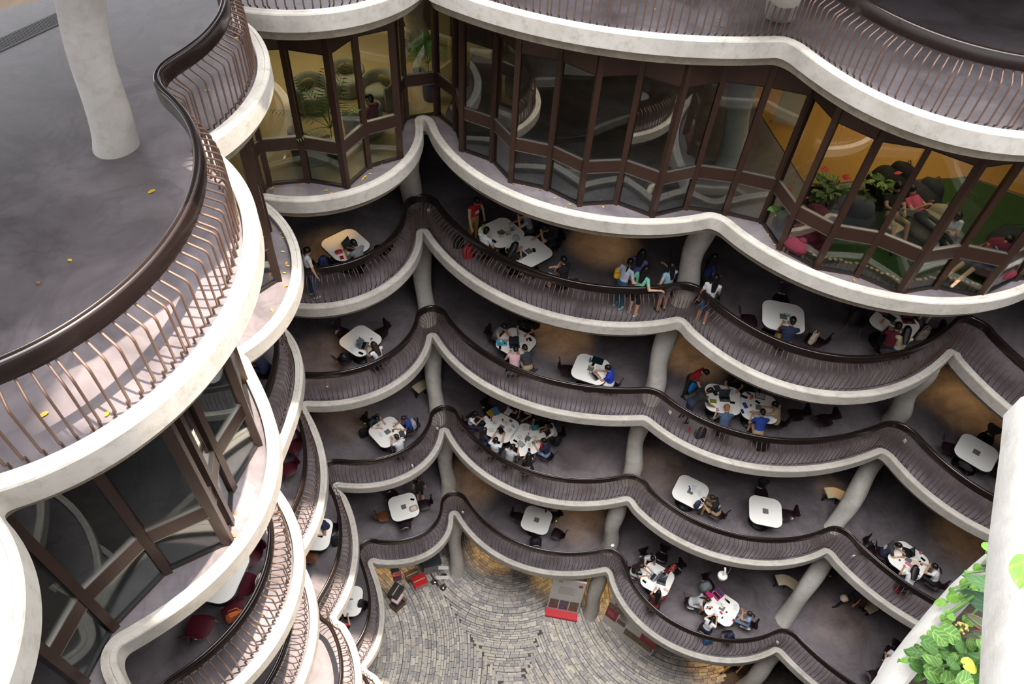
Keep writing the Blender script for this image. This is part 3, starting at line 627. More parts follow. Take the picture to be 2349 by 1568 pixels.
def person(lev, head, target, pose, hair, top, bot, label, sc=1.0, shoe='black', skin=None, hc='black', chair=True, dz=0.0, prnt=None, slc=None):
    """head/target: pixels; the head fixes the place, the target the facing"""
    global NPEOPLE; NPEOPLE += 1
    ps = POSE[pose]; z0 = Z(lev)+dz; h = un(*head, z0+ps['head'].z*sc); t = un(*target, z0+.75)
    a = math.atan2(t.y-h.y, t.x-h.x)-PI/2; R = Matrix.Rotation(a, 3, 'Z'); off = R @ (Vector((ps['head'].x, ps['head'].y, 0))*sc)
    base = clear_rail(lev, Vector((h.x-off.x, h.y-off.y, z0)), .36 if chair else .12)
    sk = SKINS[skin if skin is not None else NPEOPLE*7 % 2]
    o = tag(inst('person', ps['me'], None, base, a), label, 'person', 'people in the atrium'); o.scale = (sc,)*3
    tc, sl_ = top; bc, bl = bot; T, B, S = cloth(tc), cloth(bc), cloth(shoe)
    mm = [sk, T, T if sl_ in 'sl' else sk, T if sl_ == 'l' else sk, T if sl_ == 'l' else sk, B, B, B if bl == 'p' else sk, S, M_BLACK, rgb('lips', 150, 86, 80)]
    if slc: mm[2] = mm[3] = mm[4] = cloth(slc)
    if bl == 'd': mm[5] = mm[6] = T
    for i, m in enumerate(mm): o.material_slots[i].link = 'OBJECT'; o.material_slots[i].material = m
    hk = inst('hair', HAIR[(hair, 'cap' if hair == 'hat' else hc)], o); hk.matrix_local = Matrix.Translation(ps['head']) @ ps['HM'].to_4x4()
    if hair == 'hat': hk.name = 'cap'
    if prnt:                                              # pale print on chest (1) or back (-1)
        side, col, rows = prnt; mb = MB()
        for r_ in range(rows):
            zz = .33-.045*r_; wd2 = .055+.035*((r_*37) % 10)/10
            yy = ps['P']+ps['up']*zz+ps['fw']*side*(.121 if side > 0 else .122)
            mb.box((0, 0, 0), (wd2*2, .006, .022), M=Matrix.Translation(yy) @ Matrix((Vector((1, 0, 0)), ps['fw'], ps['up'])).transposed().to_4x4())
        mb.build('shirt_print', rgb('print_'+col, *COL[col]), o)
    if chair: shell_chair_at(base, a, 'shell chair under the '+label.replace('seated person', 'sitter'), 1)
    return o, base, a
# ------------------------------------------------------------------ shell chairs
def shell_grid(vs, nu=9, th=.011):
    prof = [(.215, .425, .36), (.20, .440, .42), (.12, .447, .455), (.02, .440, .46), (-.08, .436, .44), (-.15, .445, .38), (-.195, .475, .29), (-.218, .52, .235), (-.235, .565, .25), (-.252, .62, .33), (-.270, .68, .41), (-.288, .74, .43), (-.303, .79, .38), (-.311, .815, .26)]
    g = []
    for i in vs:
        y, z, w = prof[i]; row = []
        y0, z0, _ = prof[max(0, i-1)]; y1, z1, _ = prof[min(len(prof)-1, i+1)]; t = Vector((0, y1-y0, z1-z0)).normalized(); nn = Vector((0, -t.z, t.y))*(1 if True else 1)
        nn = Vector((0, t.z, -t.y))
        for j in range(nu):
            u = -1+2*j/(nu-1); c = .03*u*u if i < 6 else .035*u*u
            row.append(Vector((u*w/2, y, z))-nn*c)
        g.append((row, nn))
    mb = MB(); n = len(g); v = [p for r, nn in g for p in r]+[p+nn*th for r, nn in g for p in r]; f = []; N = n*nu
    for i in range(n-1):
        for j in range(nu-1):
            a = i*nu+j; f.append((a, a+1, a+nu+1, a+nu)); f.append((N+a, N+a+nu, N+a+nu+1, N+a+1))
    for i in range(n-1):
        a = i*nu; f.append((a, a+nu, N+a+nu, N+a)); a = i*nu+nu-1; f.append((a, N+a, N+a+nu, a+nu))
    for j in range(nu-1):
        f.append((j, N+j, N+j+1, j+1)); a = (n-1)*nu+j; f.append((a, a+1, N+a+1, N+a))
    mb.add(v, f, 0, True); return mb
M_SHELL = [mat('shell_burgundy', s2l(70, 20, 32), .32, 0, coat=.3), mat('shell_dark', s2l(34, 20, 26), .32, 0, coat=.3), mat('shell_brown', s2l(96, 58, 38), .32, 0, coat=.3)]
CH = []
for m in M_SHELL: CH.append((shell_grid(range(0, 8)).mesh('seat', m), shell_grid(range(7, 14)).mesh('backrest', m)))
for q in CH:
    for me in q: me.set_sharp_from_angle(angle=math.radians(50))
LEGM = [MB().tube([(sx*.10, sy*.08, .425), (sx*.16, sy*.16, .38), (sx*.235, sy*.235, .0)], .008, 7).mesh('leg', M_CHROME) for sx in (-1, 1) for sy in (-1, 1)]
NCH = 0
def shell_chair_at(base, a, label, kind=1):
    global NCH; NCH += 1
    t = thing('shell_chair', label, 'chair', base, a, 'shell chairs around the study tables')
    inst('seat', CH[kind][0], t); inst('backrest', CH[kind][1], t)
    for me in LEGM: inst('leg', me, t)
    return t
def chair(lev, seat, target, label, kind=1):
    z = Z(lev); s = clear_rail(lev, un(*seat, z+.44), .34); g_ = un(*target, z+.7); return shell_chair_at(Vector((s.x, s.y, z)), math.atan2(g_.y-s.y, g_.x-s.x)-PI/2, label, kind)
# ------------------------------------------------------------------ study tables
def rsq(s, r, n=8, bulge=.0):
    d = s/2-r; pts = []
    for k, (sx, sy) in enumerate(((1, 1), (-1, 1), (-1, -1), (1, -1))):
        for j in range(n+1):
            a = k*PI/2+PI/2*j/n; pts.append((sx*d+r*math.cos(a), sy*d+r*math.sin(a)))
    return pts
_o, _i = rsq(1.10, .27), rsq(1.076, .262)
top_m = MB().prism(_i, .708, .742).mesh('table_top', M_WHITE); edge_m = MB().loft([[(x, y, z) for x, y in (_i if z == .7405 or z == .700 else _o)] for z in (.700, .702, .738, .7405)], cap=True, smooth=False).mesh('edge_band', M_DARK)
hub_m = MB().box((0, 0, .744), (.19, .19, .006)).mesh('power_hub', M_GREY)
ped_m = MB().lathe([(.06, 0.02), (.055, .30), (.05, .66), (.12, .70)], 16).mesh('pedestal', M_DARK); base_m = MB().lathe([(.36, 0), (.36, .012), (.10, .03), (.06, .05)], 28).mesh('base_plate', M_DARK)
TABLE = {}
def table(key, lev, px, rot, label):
    z = Z(lev); p = un(*px, z+.74); t = thing('study_table', label, 'table', (p.x, p.y, z), rot, 'rounded square study tables')
    inst('table_top', top_m, t); inst('edge_band', edge_m, t); inst('power_hub', hub_m, t); inst('pedestal', ped_m, t); inst('base_plate', base_m, t)
    TABLE[key] = (lev, px); return t
# ------------------------------------------------------------------ tables (pixel of the top's centre, turn in plan)
TN = dict(a5='back left table of the top balcony', b5='upper paired table of the top balcony', c5='lower paired table of the top balcony', d5='right bay table of the top balcony', e5='shaded right table of the top balcony', l5='big left bay table of the top balcony',
 a4='back left table of the second balcony', b4='crowded middle table of the second balcony', f4='lone reader table of the second balcony', c4='left paired table of the second balcony', d4='right paired table of the second balcony', e4='far right table of the second balcony',
 a3='back left table of the third balcony', b3='left lunch table of the third balcony', c3='right lunch table of the third balcony', d3='left right-bay table of the third balcony', e3='empty right-bay table of the third balcony', f3='far right table of the third balcony', g3='inner left table of the third balcony',
 a2='back left table of the lowest balcony', b2='middle table of the lowest balcony', c2='laptop-covered table of the lowest balcony', d2='security-camera-side table of the lowest balcony', e2='inner left table of the lowest balcony', h2='bottom right table of the lowest balcony')
for k, px, r in [('a5', (793, 561), .80), ('b5', (1150, 533), .75), ('c5', (1213, 576), .75), ('d5', (1797, 726), 1.40), ('e5', (2052, 741), .85), ('l5', (492, 1312), 1.45),
                 ('a4', (827, 781), .98), ('b4', (1184, 786), 1.05), ('f4', (1355, 846), 1.28), ('c4', (1658, 915), 1.45), ('d4', (1741, 934), 1.42), ('e4', (2240, 1037), .90),
                 ('a3', (889, 990), .80), ('b3', (1150, 980), 1.10), ('c3', (1211, 1005), 1.10), ('d3', (1584, 1127), 1.10), ('e3', (1756, 1172), 1.43), ('f3', (2084, 1284), .85), ('g3', (720, 1224), .05),
                 ('a2', (926, 1162), .40), ('b2', (1231, 1192), 1.32), ('c2', (1508, 1327), 1.1), ('d2', (1656, 1394), 1.0), ('e2', (795, 1378), .1), ('h2', (2056, 1552), .9)]:
    table(k, int(k[1]), px, r, 'white rounded square table, '+TN[k])
# ------------------------------------------------------------------ people: level, head pixel, looks toward, pose, hair, top, bottoms, label
T5a, T5b, T5c, T5d = (793, 561), (1150, 533), (1213, 576), (1797, 726)
PEOPLE = [
 (5, (832, 577), (790, 574), 'type', 'short', ('grey', 's'), ('black', 'p'), 'seated person in grey t-shirt typing, back left top balcony', {}),
 (5, (1198, 491), (1165, 520), 'rest', 'short', ('lgrey', 's'), ('dgrey', 'p'), 'seated person in pale t-shirt with hands at mouth', {}),
 (5, (1250, 524), (1222, 556), 'rest', 'short', ('black', 's'), ('black', 'p'), 'seated person in black hunched behind lower paired table', {}),
 (5, (1096, 541), (1140, 540), 'sit', 'short', ('white', 's'), ('rust', 's'), 'seated person in white with rust red shorts by railing', {}),
 (5, (1159, 585), (1196, 580), 'phone', 'long', ('black', 's'), ('black', 's'), 'seated person in black using a phone behind railing', {'shoe': 'pink'}),
 (5, (1292, 596), (1232, 580), 'cross', 'short', ('black', 's'), ('lgrey', 's'), 'seated person in black t-shirt with folded arms, top balcony', {}),
 (5, (1818, 736), (1800, 700), 'type', 'short', ('navy', 's'), ('ochre', 's'), 'seated person in navy t-shirt holding lit phone, right bay', {}),
 (5, (2060, 748), (2048, 715), 'type', 'short', ('maroon', 'l'), ('black', 'p'), 'seated person in dark red at the shaded right table', {}),
 (5, (2090, 766), (2062, 742), 'phone', 'long', ('cream', 's'), ('denim', 'p'), 'seated person in jeans holding phone in the shade', {'shoe': 'white'}),
 (5, (606, 797), (540, 800), 'rest', 'tail', ('navy', 'n'), ('navy', 's'), 'seated person in navy top in the inner left bay', {}),
 (4, (861, 795), (828, 784), 'type', 'long', ('white', 's'), ('floral', 's'), 'seated person with brown hair at laptop, back left second balcony', {'hc': 'brown'}),
 (4, (1156, 750), (1184, 782), 'rest', 'bun', ('grey', 'n'), ('dgrey', 'p'), 'seated person in grey tank top resting on elbow', {}),
 (4, (1201, 741), (1184, 780), 'write', 'short', ('black', 's'), ('black', 'p'), 'seated person in black and yellow writing under the slab', {'prnt': (1, 'ochre', 2)}),
 (4, (1180, 805), (1186, 780), 'write', 'short', ('pink', 'l'), ('ldenim', 'p'), 'seated person in pink shirt bent over the table', {}),
 (4, (1204, 798), (1186, 782), 'write', 'short', ('dgrey', 's'), ('khaki', 's'), 'seated person in dark grey t-shirt and khaki shorts', {}),
 (4, (1394, 844), (1355, 850), 'type', 'short', ('royal', 's'), ('white', 's'), 'seated person in blue and red jersey with white shorts', {'prnt': (1, 'red', 1)}),
 (4, (1688, 869), (1672, 912), 'write', 'short', ('black', 's'), ('black', 'p'), 'seated person in black behind left paired table', {}),
 (4, (1733, 880), (1735, 925), 'write', 'short', ('black', 'l'), ('black', 'p'), 'seated person in black shadow behind right paired table', {}),
 (4, (1667, 936), (1655, 905), 'write', 'hat', ('slate', 's'), ('black', 'p'), 'seated person in slate t-shirt wearing a tan cap', {}),
 (4, (1749, 946), (1735, 920), 'write', 'short', ('blue', 's'), ('khaki', 's'), 'seated person in bright blue t-shirt seen from behind', {}),
 (4, (1777, 928), (1730, 930), 'reach', 'short', ('beige', 's'), ('khaki', 'p'), 'seated person in patterned beige shirt reaching over table', {'skin': 1}),
 (3, (864, 960), (889, 988), 'write', 'short', ('green', 's'), ('black', 'p'), 'seated person in dark green t-shirt eating, third balcony', {}),
 (3, (926, 960), (892, 985), 'type', 'short', ('blue', 's'), ('black', 'p'), 'seated person in blue top eating, third balcony', {'hc': 'brown'}),
 (3, (910, 1002), (888, 980), 'type', 'short', ('white2', 's'), ('denim', 's'), 'seated person in white t-shirt and denim shorts eating', {'hc': 'brown'}),
 (3, (1090, 950), (1146, 972), 'phone', 'wavy', ('white', 's'), ('navy', 'p'), 'seated person in white floral blouse holding a bag', {}),
 (3, (1105, 991), (1146, 985), 'sit', 'long', ('navy', 's'), ('denim', 'p'), 'seated person in navy with long hair by lunch table', {'hc': 'brown'}),
 (3, (1127, 1019), (1150, 982), 'tablet', 'short', ('white2', 's'), ('dgrey', 'p'), 'seated person in white holding up a black tablet', {}),
 (3, (1175, 1026), (1200, 1000), 'type', 'short', ('lgrey', 's'), ('dgrey', 's'), 'seated person in marled grey t-shirt from behind', {}),
 (3, (1213, 1045), (1212, 1010), 'phone', 'long', ('black', 's'), ('black', 'p'), 'seated person in black t-shirt with white back print', {'prnt': (-1, 'white', 4)}),
 (3, (1247, 1011), (1213, 1008), 'type', 'short', ('navy', 's'), ('ldenim', 'p'), 'seated person in navy t-shirt and light jeans', {}),
 (3, (1261, 978), (1213, 1000), 'reach', 'short', ('white', 's'), ('black', 'p'), 'seated person in white t-shirt across right lunch table', {}),
 (3, (1236, 959), (1215, 992), 'write', 'short', ('black', 's'), ('black', 'p'), 'seated person in black behind a teal bag', {}),
 (3, (1209, 927), (1186, 965), 'sit', 'short', ('white', 's'), ('black', 'p'), 'seated person in white printed t-shirt half under the slab', {'prnt': (1, 'ochre', 3)}),
 (3, (1177, 925), (1160, 960), 'phone', 'short', ('black', 's'), ('black', 'p'), 'seated person in black reading a sheet under the slab', {}),
 (3, (1634, 1142), (1590, 1130), 'write', 'short', ('black', 's'), ('khaki', 'p'), 'seated person in black and white sports shirt, khaki trousers', {'prnt': (-1, 'white', 2), 'hc': 'brown'}),
 (3, (2061, 1251), (2088, 1280), 'type', 'short', ('dgrey', 's'), ('navy', 'p'), 'seated person in charcoal t-shirt with white back print', {'prnt': (-1, 'white', 4)}),
 (3, (2096, 1309), (2085, 1284), 'write', 'wavy', ('white', 's'), ('denim', 'p'), 'seated person with long dark hair, far right third balcony', {}),
 (3, (2144, 1299), (2095, 1286), 'rest', 'tail', ('white', 's'), ('black', 'p'), 'seated person in white t-shirt leaning on elbows', {}),
 (3, (753, 1195), (715, 1222), 'write', 'tail', ('navy', 'n'), ('black', 'p'), 'seated person in navy vest writing, inner left bay', {'hc': 'brown'}),
 (2, (1497, 1281), (1508, 1325), 'rest', 'tail', ('white', 's'), ('dgrey', 'p'), 'seated person in white touching hair beside laptops', {}),
 (2, (1471, 1298), (1508, 1326), 'type', 'long', ('black', 's'), ('white', 's'), 'seated person in black with white shorts at laptop', {'hc': 'brown'}),
 (2, (1509, 1361), (1510, 1328), 'type', 'long', ('brown', 's'), ('red', 'p'), 'seated person in brown with red jacket by railing', {}),
 (2, (1622, 1375), (1652, 1390), 'hunch', 'tail', ('lgrey', 'n'), ('white2', 's'), 'seated person in pale grey vest bending over paper', {'hc': 'brown'}),
 (2, (1636, 1418), (1654, 1394), 'type', 'tail', ('white', 's'), ('navy', 'p'), 'seated person in white blouse and navy trousers writing', {}),
 (2, (1719, 1407), (1665, 1398), 'cross', 'tail', ('ldenim', 'n'), ('ldenim', 's'), 'seated person in denim with crossed arms', {'hc': 'brown'}),
 (2, (783, 1416), (797, 1382), 'hunch', 'short', ('red', 's'), ('black', 'p'), 'seated person in red shirt half hidden by the kerb', {}),
 (2, (2062, 1500), (2035, 1538), 'sit', 'short', ('white', 's'), ('navy', 'p'), 'seated person in white beside the planter edge', {}),
]
for a in PEOPLE: person(*a[:8], **a[8])
STAND = [
 (5, (700, 606), (760, 640), 'stand', 'tail', ('white', 's'), ('denim', 'p'), 'standing person in white top and jeans at the kerb', {'shoe': 'beige'}),
 (5, (1094, 462), (1112, 530), 'rest_hand', 'short', ('crimson', 's'), ('ochre', 'p'), 'standing person in red t-shirt and beige jacket', {'prnt': (1, 'white', 3), 'slc': 'beige'}),
 (5, (1445, 601), (1490, 612), 'railarm', 'tail', ('stripe', 's'), ('teal', 'p'), 'standing person in striped shirt with yellow backpack', {'shoe': 'mint'}),
 (5, (1473, 580), (1466, 625), 'chat', 'wavy', ('lav', 'n'), ('lav', 'd'), 'standing person in lavender blue dress facing the group', {}),
 (5, (1483, 624), (1530, 628), 'railarm', 'long', ('mint', 's'), ('black', 's'), 'standing person in mint green top and black shorts', {'shoe': 'lgrey'}),
 (5, (1539, 610), (1484, 612), 'point', 'long', ('sky', 's'), ('floral', 's'), 'standing person in light blue top stretching an arm', {}),
 (5, (1640, 590), (1642, 640), 'chat', 'wavy', ('dblue', 's'), ('black', 's'), 'standing person in dark blue top beside the column', {'skin': 2}),
 (5, (1640, 638), (1634, 600), 'chat', 'long', ('white', 's'), ('denim', 's'), 'standing person in white blouse with black shoulder bag', {'shoe': 'beige'}),
 (5, (2136, 655), (2100, 700), 'stand', 'short', ('black', 's'), ('black', 'p'), 'standing person in black trousers under the glazed bay', {}),
 (5, (2178, 648), (2130, 720), 'stand', 'short', ('grey', 's'), ('lgrey', 'p'), 'standing person in pale trousers under the glazed bay', {}),
 (4, (1619, 854), (1640, 905), 'bend', 'short', ('red', 's'), ('black', 'p'), 'standing person in red t-shirt stooping to a backpack', {'prnt': (1, 'white', 1)}),
 (4, (1628, 896), (1668, 916), 'lean', 'short', ('black', 's'), ('navy', 'p'), 'standing person in black leaning over left paired table', {'skin': 2}),
 (2, (961, 1096), (985, 1040), 'stand', 'tail', ('black', 's'), ('black', 'd'), 'standing person in black dress seen from behind', {'shoe': 'beige', 'hc': 'brown'}),
 (2, (1976, 1352), (1925, 1385), 'walk', 'short', ('navy', 's'), ('black', 'p'), 'person walking with a white carrier bag, lowest balcony', {'skin': 2}),
 (2, (1908, 1292), (1880, 1330), 'stand', 'short', ('black', 'l'), ('black', 'p'), 'person in black standing behind a leaning column', {}),
 (1, (1700, 1508), (1640, 1560), 'walk', 'short', ('cream', 's'), ('beige', 's'), 'person in shorts walking on the paving under slab', {}),
]
for a in STAND: person(*a[:8], chair=False, **a[8])
# ------------------------------------------------------------------ empty shell chairs
for lev, s, t, lab, k in [
 (5, (876, 572), T5a, 'empty shell chair right of the back left top balcony table', 1), (5, (772, 598), T5a, 'shell chair below the back left top balcony table', 1), (5, (744, 607), T5a, 'shell chair holding a patterned navy backpack', 1),
 (5, (1717, 733), T5d, 'empty shell chair left of the right bay table, top balcony', 1), (5, (1792, 688), T5d, 'empty shell chair behind the right bay table, top balcony', 1), (5, (1868, 780), (1820, 740), 'shell chair holding a pale and orange bag', 1), (5, (2132, 764), (2080, 745), 'empty shell chair right of the shaded table', 1), (5, (1966, 733), (2040, 740), 'shell chair holding a dark backpack in the shade', 1),
 (4, (788, 764), (827, 781), 'empty shell chair upper left of the back left table', 1), (4, (872, 764), (827, 781), 'empty shell chair upper right of the back left table', 1), (4, (789, 824), (827, 785), 'shell chair holding a glossy black bag', 1),
 (4, (1302, 848), (1355, 846), 'empty shell chair left of the lone reader table', 1), (4, (1826, 950), (1780, 940), 'empty shell chair beside the patterned beige shirt sitter', 1), (4, (1893, 962), (1840, 962), 'empty shell chair alone on the second balcony floor', 1),
 (4, (2178, 1027), (2240, 1037), 'empty shell chair left of the far right table', 1), (4, (2262, 1006), (2240, 1037), 'empty shell chair behind the far right table', 1), (4, (2290, 1078), (2240, 1037), 'empty shell chair right of the far right table', 1), (4, (2215, 1066), (2240, 1037), 'empty shell chair tucked below the far right table', 1),
 (4, (674, 1024), (640, 1040), 'burgundy shell chair, upper of two in inner left bay', 0), (4, (660, 1075), (620, 1085), 'burgundy shell chair, lower of two in inner left bay', 0),
 (3, (1122, 940), (1150, 965), 'empty shell chair beside the blue folder', 1), (3, (1747, 1130), (1756, 1172), 'empty shell chair behind the empty right-bay table', 1), (3, (1803, 1180), (1756, 1172), 'empty shell chair right of the empty right-bay table', 1), (3, (1997, 1258), (2030, 1280), 'shell chair with a black bag near the railing', 1), (3, (711, 1278), (715, 1230), 'brown shell chair below the inner left third balcony table', 2),
 (2, (900, 1134), (926, 1162), 'empty shell chair behind the back left lowest table', 1), (2, (880, 1183), (926, 1165), 'empty brown shell chair left of the back left lowest table', 2), (2, (930, 1203), (926, 1165), 'empty shell chair below the back left lowest table', 1), (2, (973, 1156), (926, 1160), 'empty shell chair right of the back left lowest table', 1),
 (2, (1190, 1186), (1231, 1192), 'empty shell chair left of the middle lowest table', 1), (2, (1279, 1224), (1240, 1198), 'empty shell chair lower right of the middle lowest table', 1), (2, (1229, 1243), (1231, 1200), 'shell chair holding a black rucksack below middle lowest table', 1), (2, (1268, 1185), (1235, 1190), 'shell chair hidden right of the middle lowest table', 1),
 (2, (1518, 1276), (1508, 1315), 'empty shell chair behind the laptop-covered table', 1), (2, (1548, 1305), (1515, 1322), 'shell chair holding a red backpack', 1), (2, (1624, 1340), (1650, 1385), 'shell chair draped with a grey jacket', 1), (2, (1671, 1459), (1658, 1400), 'shell chair holding a navy bag near the railing', 1), (2, (827, 1388), (797, 1380), 'shell chair holding a black backpack, inner left bay', 1), (2, (2003, 1552), (2040, 1540), 'empty shell chair at the bottom right corner', 1), (2, (2046, 1494), (2034, 1530), 'empty shell chair against the planter edge', 1),
 (5, (572, 1272), (500, 1300), 'burgundy shell chair top right of the big left bay table', 0), (5, (562, 1338), (500, 1315), 'burgundy shell chair right of the big left bay table', 0), (5, (541, 1402), (500, 1330), 'burgundy shell chair holding an orange handbag', 0), (5, (458, 1436), (480, 1340), 'burgundy shell chair below the big left bay table', 0)]:
    chair(lev, s, t, lab, k)

# ------------------------------------------------------------------ small things
def face(a, b, lev):
    A, B = un(*a, Z(lev)+.75), un(*b, Z(lev)+.75); return math.atan2(B.y-A.y, B.x-A.x)
def at(lev, px, h=.745): p = un(*px, Z(lev)+h); return p
def laptop(lev, px, to, label, col=(58, 60, 64), scr=(40, 44, 52), op=1.9, h=.745):
    p = at(lev, px, h); a = face(px, to, lev)+PI/2
    t = thing('laptop', label, 'laptop', p, a, 'laptops on the tables'); m = rgb('shell_%d_%d_%d' % col, *col, .4)
    b = MB().box((0, 0, .008), (.33, .23, .016)).build('base', m, t); MB().box((0, .02, .0168), (.29, .11, .002)).build('keyboard', M_BLACK, b); MB().box((0, -.07, .0168), (.10, .06, .001)).build('touchpad', M_GREY, b)
    R = Matrix.Translation((0, .115, .014)) @ Matrix.Rotation(-(op-PI/2), 4, 'X')
    l = MB().box((0, 0, 0), (.33, .008, .22), M=R @ Matrix.Translation((0, 0, .11))).build('lid', m, t); MB().box((0, 0, 0), (.30, .002, .185), M=R @ Matrix.Translation((0, -.0055, .112))).build('display', rgb('screen_%d_%d_%d' % scr, *scr, .2), l)
    return t
def flat(name, lev, px, rot, size, cols, label, cat, h=.745, grp=None):
    """rounded thin slab with a face part: phones, tablets, closed laptops, folders, books"""
    p = at(lev, px, h); t = thing(name, label, cat, p, rot, grp); x, y, z = size; r = min(x, y)*.1
    q = [(math.copysign(x/2-r, c)+r*math.cos(a_), math.copysign(y/2-r, s)+r*math.sin(a_)) for c, s, a0 in ((1, 1, 0), (-1, 1, PI/2), (-1, -1, PI), (1, -1, 1.5*PI)) for a_ in (a0, a0+PI/4, a0+PI/2)]
    MB().prism(q, 0, z).build('body', rgb('flat_%d_%d_%d' % cols[0], *cols[0], .45), t)
    MB().box((0, 0, z+.0006), (x*.88, y*.88, .0012)).build('front', rgb('flatf_%d_%d_%d' % cols[1], *cols[1], .25), t)
    return t
def phone(lev, px, rot, label, col=((24, 24, 26), (16, 18, 22)), h=.745): return flat('phone', lev, px, rot, (.08, .155, .009), col, label, 'phone', h, 'phones')
def tablet(lev, px, rot, label, col=((30, 30, 32), (70, 76, 84))): return flat('tablet', lev, px, rot, (.19, .26, .009), col, label, 'tablet')
def folder(lev, px, rot, label, c, size=(.24, .32, .012), c2=None, cat='folder', h=.745): return flat(cat.replace(' ', '_'), lev, px, rot, size, (c, c2 or c), label, cat, h)
def paper(lev, px, rot, label, lines=True, size=(.21, .297), h=.746):
    p = at(lev, px, h); t = thing('paper_sheet', label, 'paper', p, rot, 'papers on the tables')
    mb = MB(); n = 5; sx, sy = size
    mb.add([(sx*(i/n-.5), sy*(j/n-.5), .001+.004*math.sin(i*1.3+j)**2) for j in range(n+1) for i in range(n+1)], [(j*(n+1)+i, j*(n+1)+i+1, (j+1)*(n+1)+i+1, (j+1)*(n+1)+i) for j in range(n) for i in range(n)], 0, True); mb.build('sheet', M_PAPER, t)
    if lines:
        lb = MB()
        for k in range(7): lb.box((-sx*.06*(k % 3), sy*(.36-.11*k), .0065), (sx*(.78-.12*(k % 3)), .006, .0006))
        lb.build('print_lines', rgb('ink', 120, 124, 132), t)
    return t
def bottle(lev, px, label, col, h=.21, r=.034, clear=False, z=.745, cap=(30, 30, 32)):
    p = at(lev, px, z); t = thing('bottle', label, 'bottle', p, 0, 'bottles'); m = M_CLEAR if clear else rgb('bottle_%d_%d_%d' % col, *col, .3)
    MB().lathe([(r*.9, 0), (r, .01), (r, h*.62), (r*.8, h*.74), (r*.42, h*.84), (r*.42, h*.88)], 14).build('body', m, t); MB().lathe([(r*.5, h*.88), (r*.5, h), (r*.3, h*1.01)], 12).build('cap', rgb('cap_%d_%d_%d' % cap, *cap), t); return t
def cup(lev, px, label, col=(220, 220, 220), h=.10, lid=None):
    p = at(lev, px); t = thing('cup', label, 'cup', p, 0, 'cups'); MB().lathe([(.028, 0), (.03, .004), (.038, h), (.035, h-.004), (.028, .012)], 14).build('body', rgb('cup_%d_%d_%d' % col, *col, .4), t)
    MB().lathe([(.036, h-.02), (.0355, h-.012)], 14).build('drink' if not lid else 'lid', rgb('drink', *(lid or (86, 52, 34))), t); return t
def foodbox(lev, px, label, food=(186, 104, 50), rot=.3, s=.17):
    p = at(lev, px); t = thing('food_container', label, 'food container', p, rot, 'takeaway food containers')
    MB().loft([[(x*k, y*k, z) for x, y in rsq(s, .03, 3)] for k, z in ((.82, 0), (.84, .004), (1, .045), (1.04, .047), (.98, .046), (.82, .008))], cap=False, smooth=False).build('tray', M_CLEAR, t)
    mb = MB()
    for k in range(9): mb.ell((random.uniform(-.04, .04), random.uniform(-.04, .04), random.uniform(.012, .026)), (random.uniform(.014, .028), random.uniform(.014, .024), .012), 7, 5)
    f = mb.build('food', rgb('food_%d_%d_%d' % food, *food, .6, var=.3, scale=40), t); return t
def plasticbag(lev, px, label, col=None, s=.11, h=.745):
    p = at(lev, px, h); fn = lambda d: 1+.16*math.sin(7*d.x+3*d.y)*math.cos(6*d.y+5*d.z)+.08*math.sin(15*d.z+9*d.x); t = thing('plastic_bag', label, 'bag', p, 0, 'plastic bags')
    m = rgb('bagpl_%d_%d_%d' % col, *col, .35) if col else M_CLEAR
    MB().ell((0, 0, s*.72), (s, s*.9, s*.75), 16, 10, fn=fn).build('pouch', m, t); MB().tube([(-.03, 0, s*1.2), (-.045, .0, s*1.7), (0, 0, s*1.9), (.04, 0, s*1.65), (.03, 0, s*1.2)], .007, 6).build('handle', m, t); return t
def backpack(lev, px, rot, label, col, col2=None, h=0.0, sc=1.0, strapc=(30, 30, 32), tilt=0.0):
    p = at(lev, px, h+.2*sc); p.z = Z(lev)+h; p = clear_rail(lev, p, .24) if h == 0 else p; t = thing('backpack', label, 'backpack', p, rot, 'backpacks'); t.scale = (sc,)*3; t.rotation_euler[0] = tilt
    c2 = col2 or tuple(int(c*.7) for c in col); m = rgb('pack_%d_%d_%d' % col, *col, .75, var=.12, scale=20); m2 = rgb('pack_%d_%d_%d' % c2, *c2, .75, var=.12, scale=20); ms = rgb('strap_%d_%d_%d' % strapc, *strapc, .8)
    MB().loft([[(x*w_, y*.62*d_, z) for x, y in rsq(.32, .10, 5)] for w_, d_, z in ((.80, .8, .0), (.98, .98, .03), (1, 1, .16), (.98, .95, .28), (.86, .80, .37), (.62, .55, .42), (.30, .25, .44))]).build('main_bag', m, t)
    MB().loft([[(x*w_, .095+y*.22*d_, z) for x, y in rsq(.26, .08, 4)] for w_, d_, z in ((.8, .7, .03), (1, 1, .06), (1, 1, .17), (.85, .7, .22), (.5, .4, .235))]).build('front_pocket', m2, t)
    MB().tube([(-.10, .10, .30), (0, .118, .31), (.10, .10, .30)], .006, 6).build('zip', ms, t)
    for s in (-1, 1): MB().tube([(s*.07, -.07, .40), (s*.09, -.125, .33), (s*.10, -.14, .20), (s*.11, -.10, .06)], .016, 6, flat=.4).build('strap', ms, t)
    MB().tube([(-.035, -.05, .43), (-.02, -.055, .47), (.02, -.055, .47), (.035, -.05, .43)], .008, 6).build('top_handle', ms, t); return t
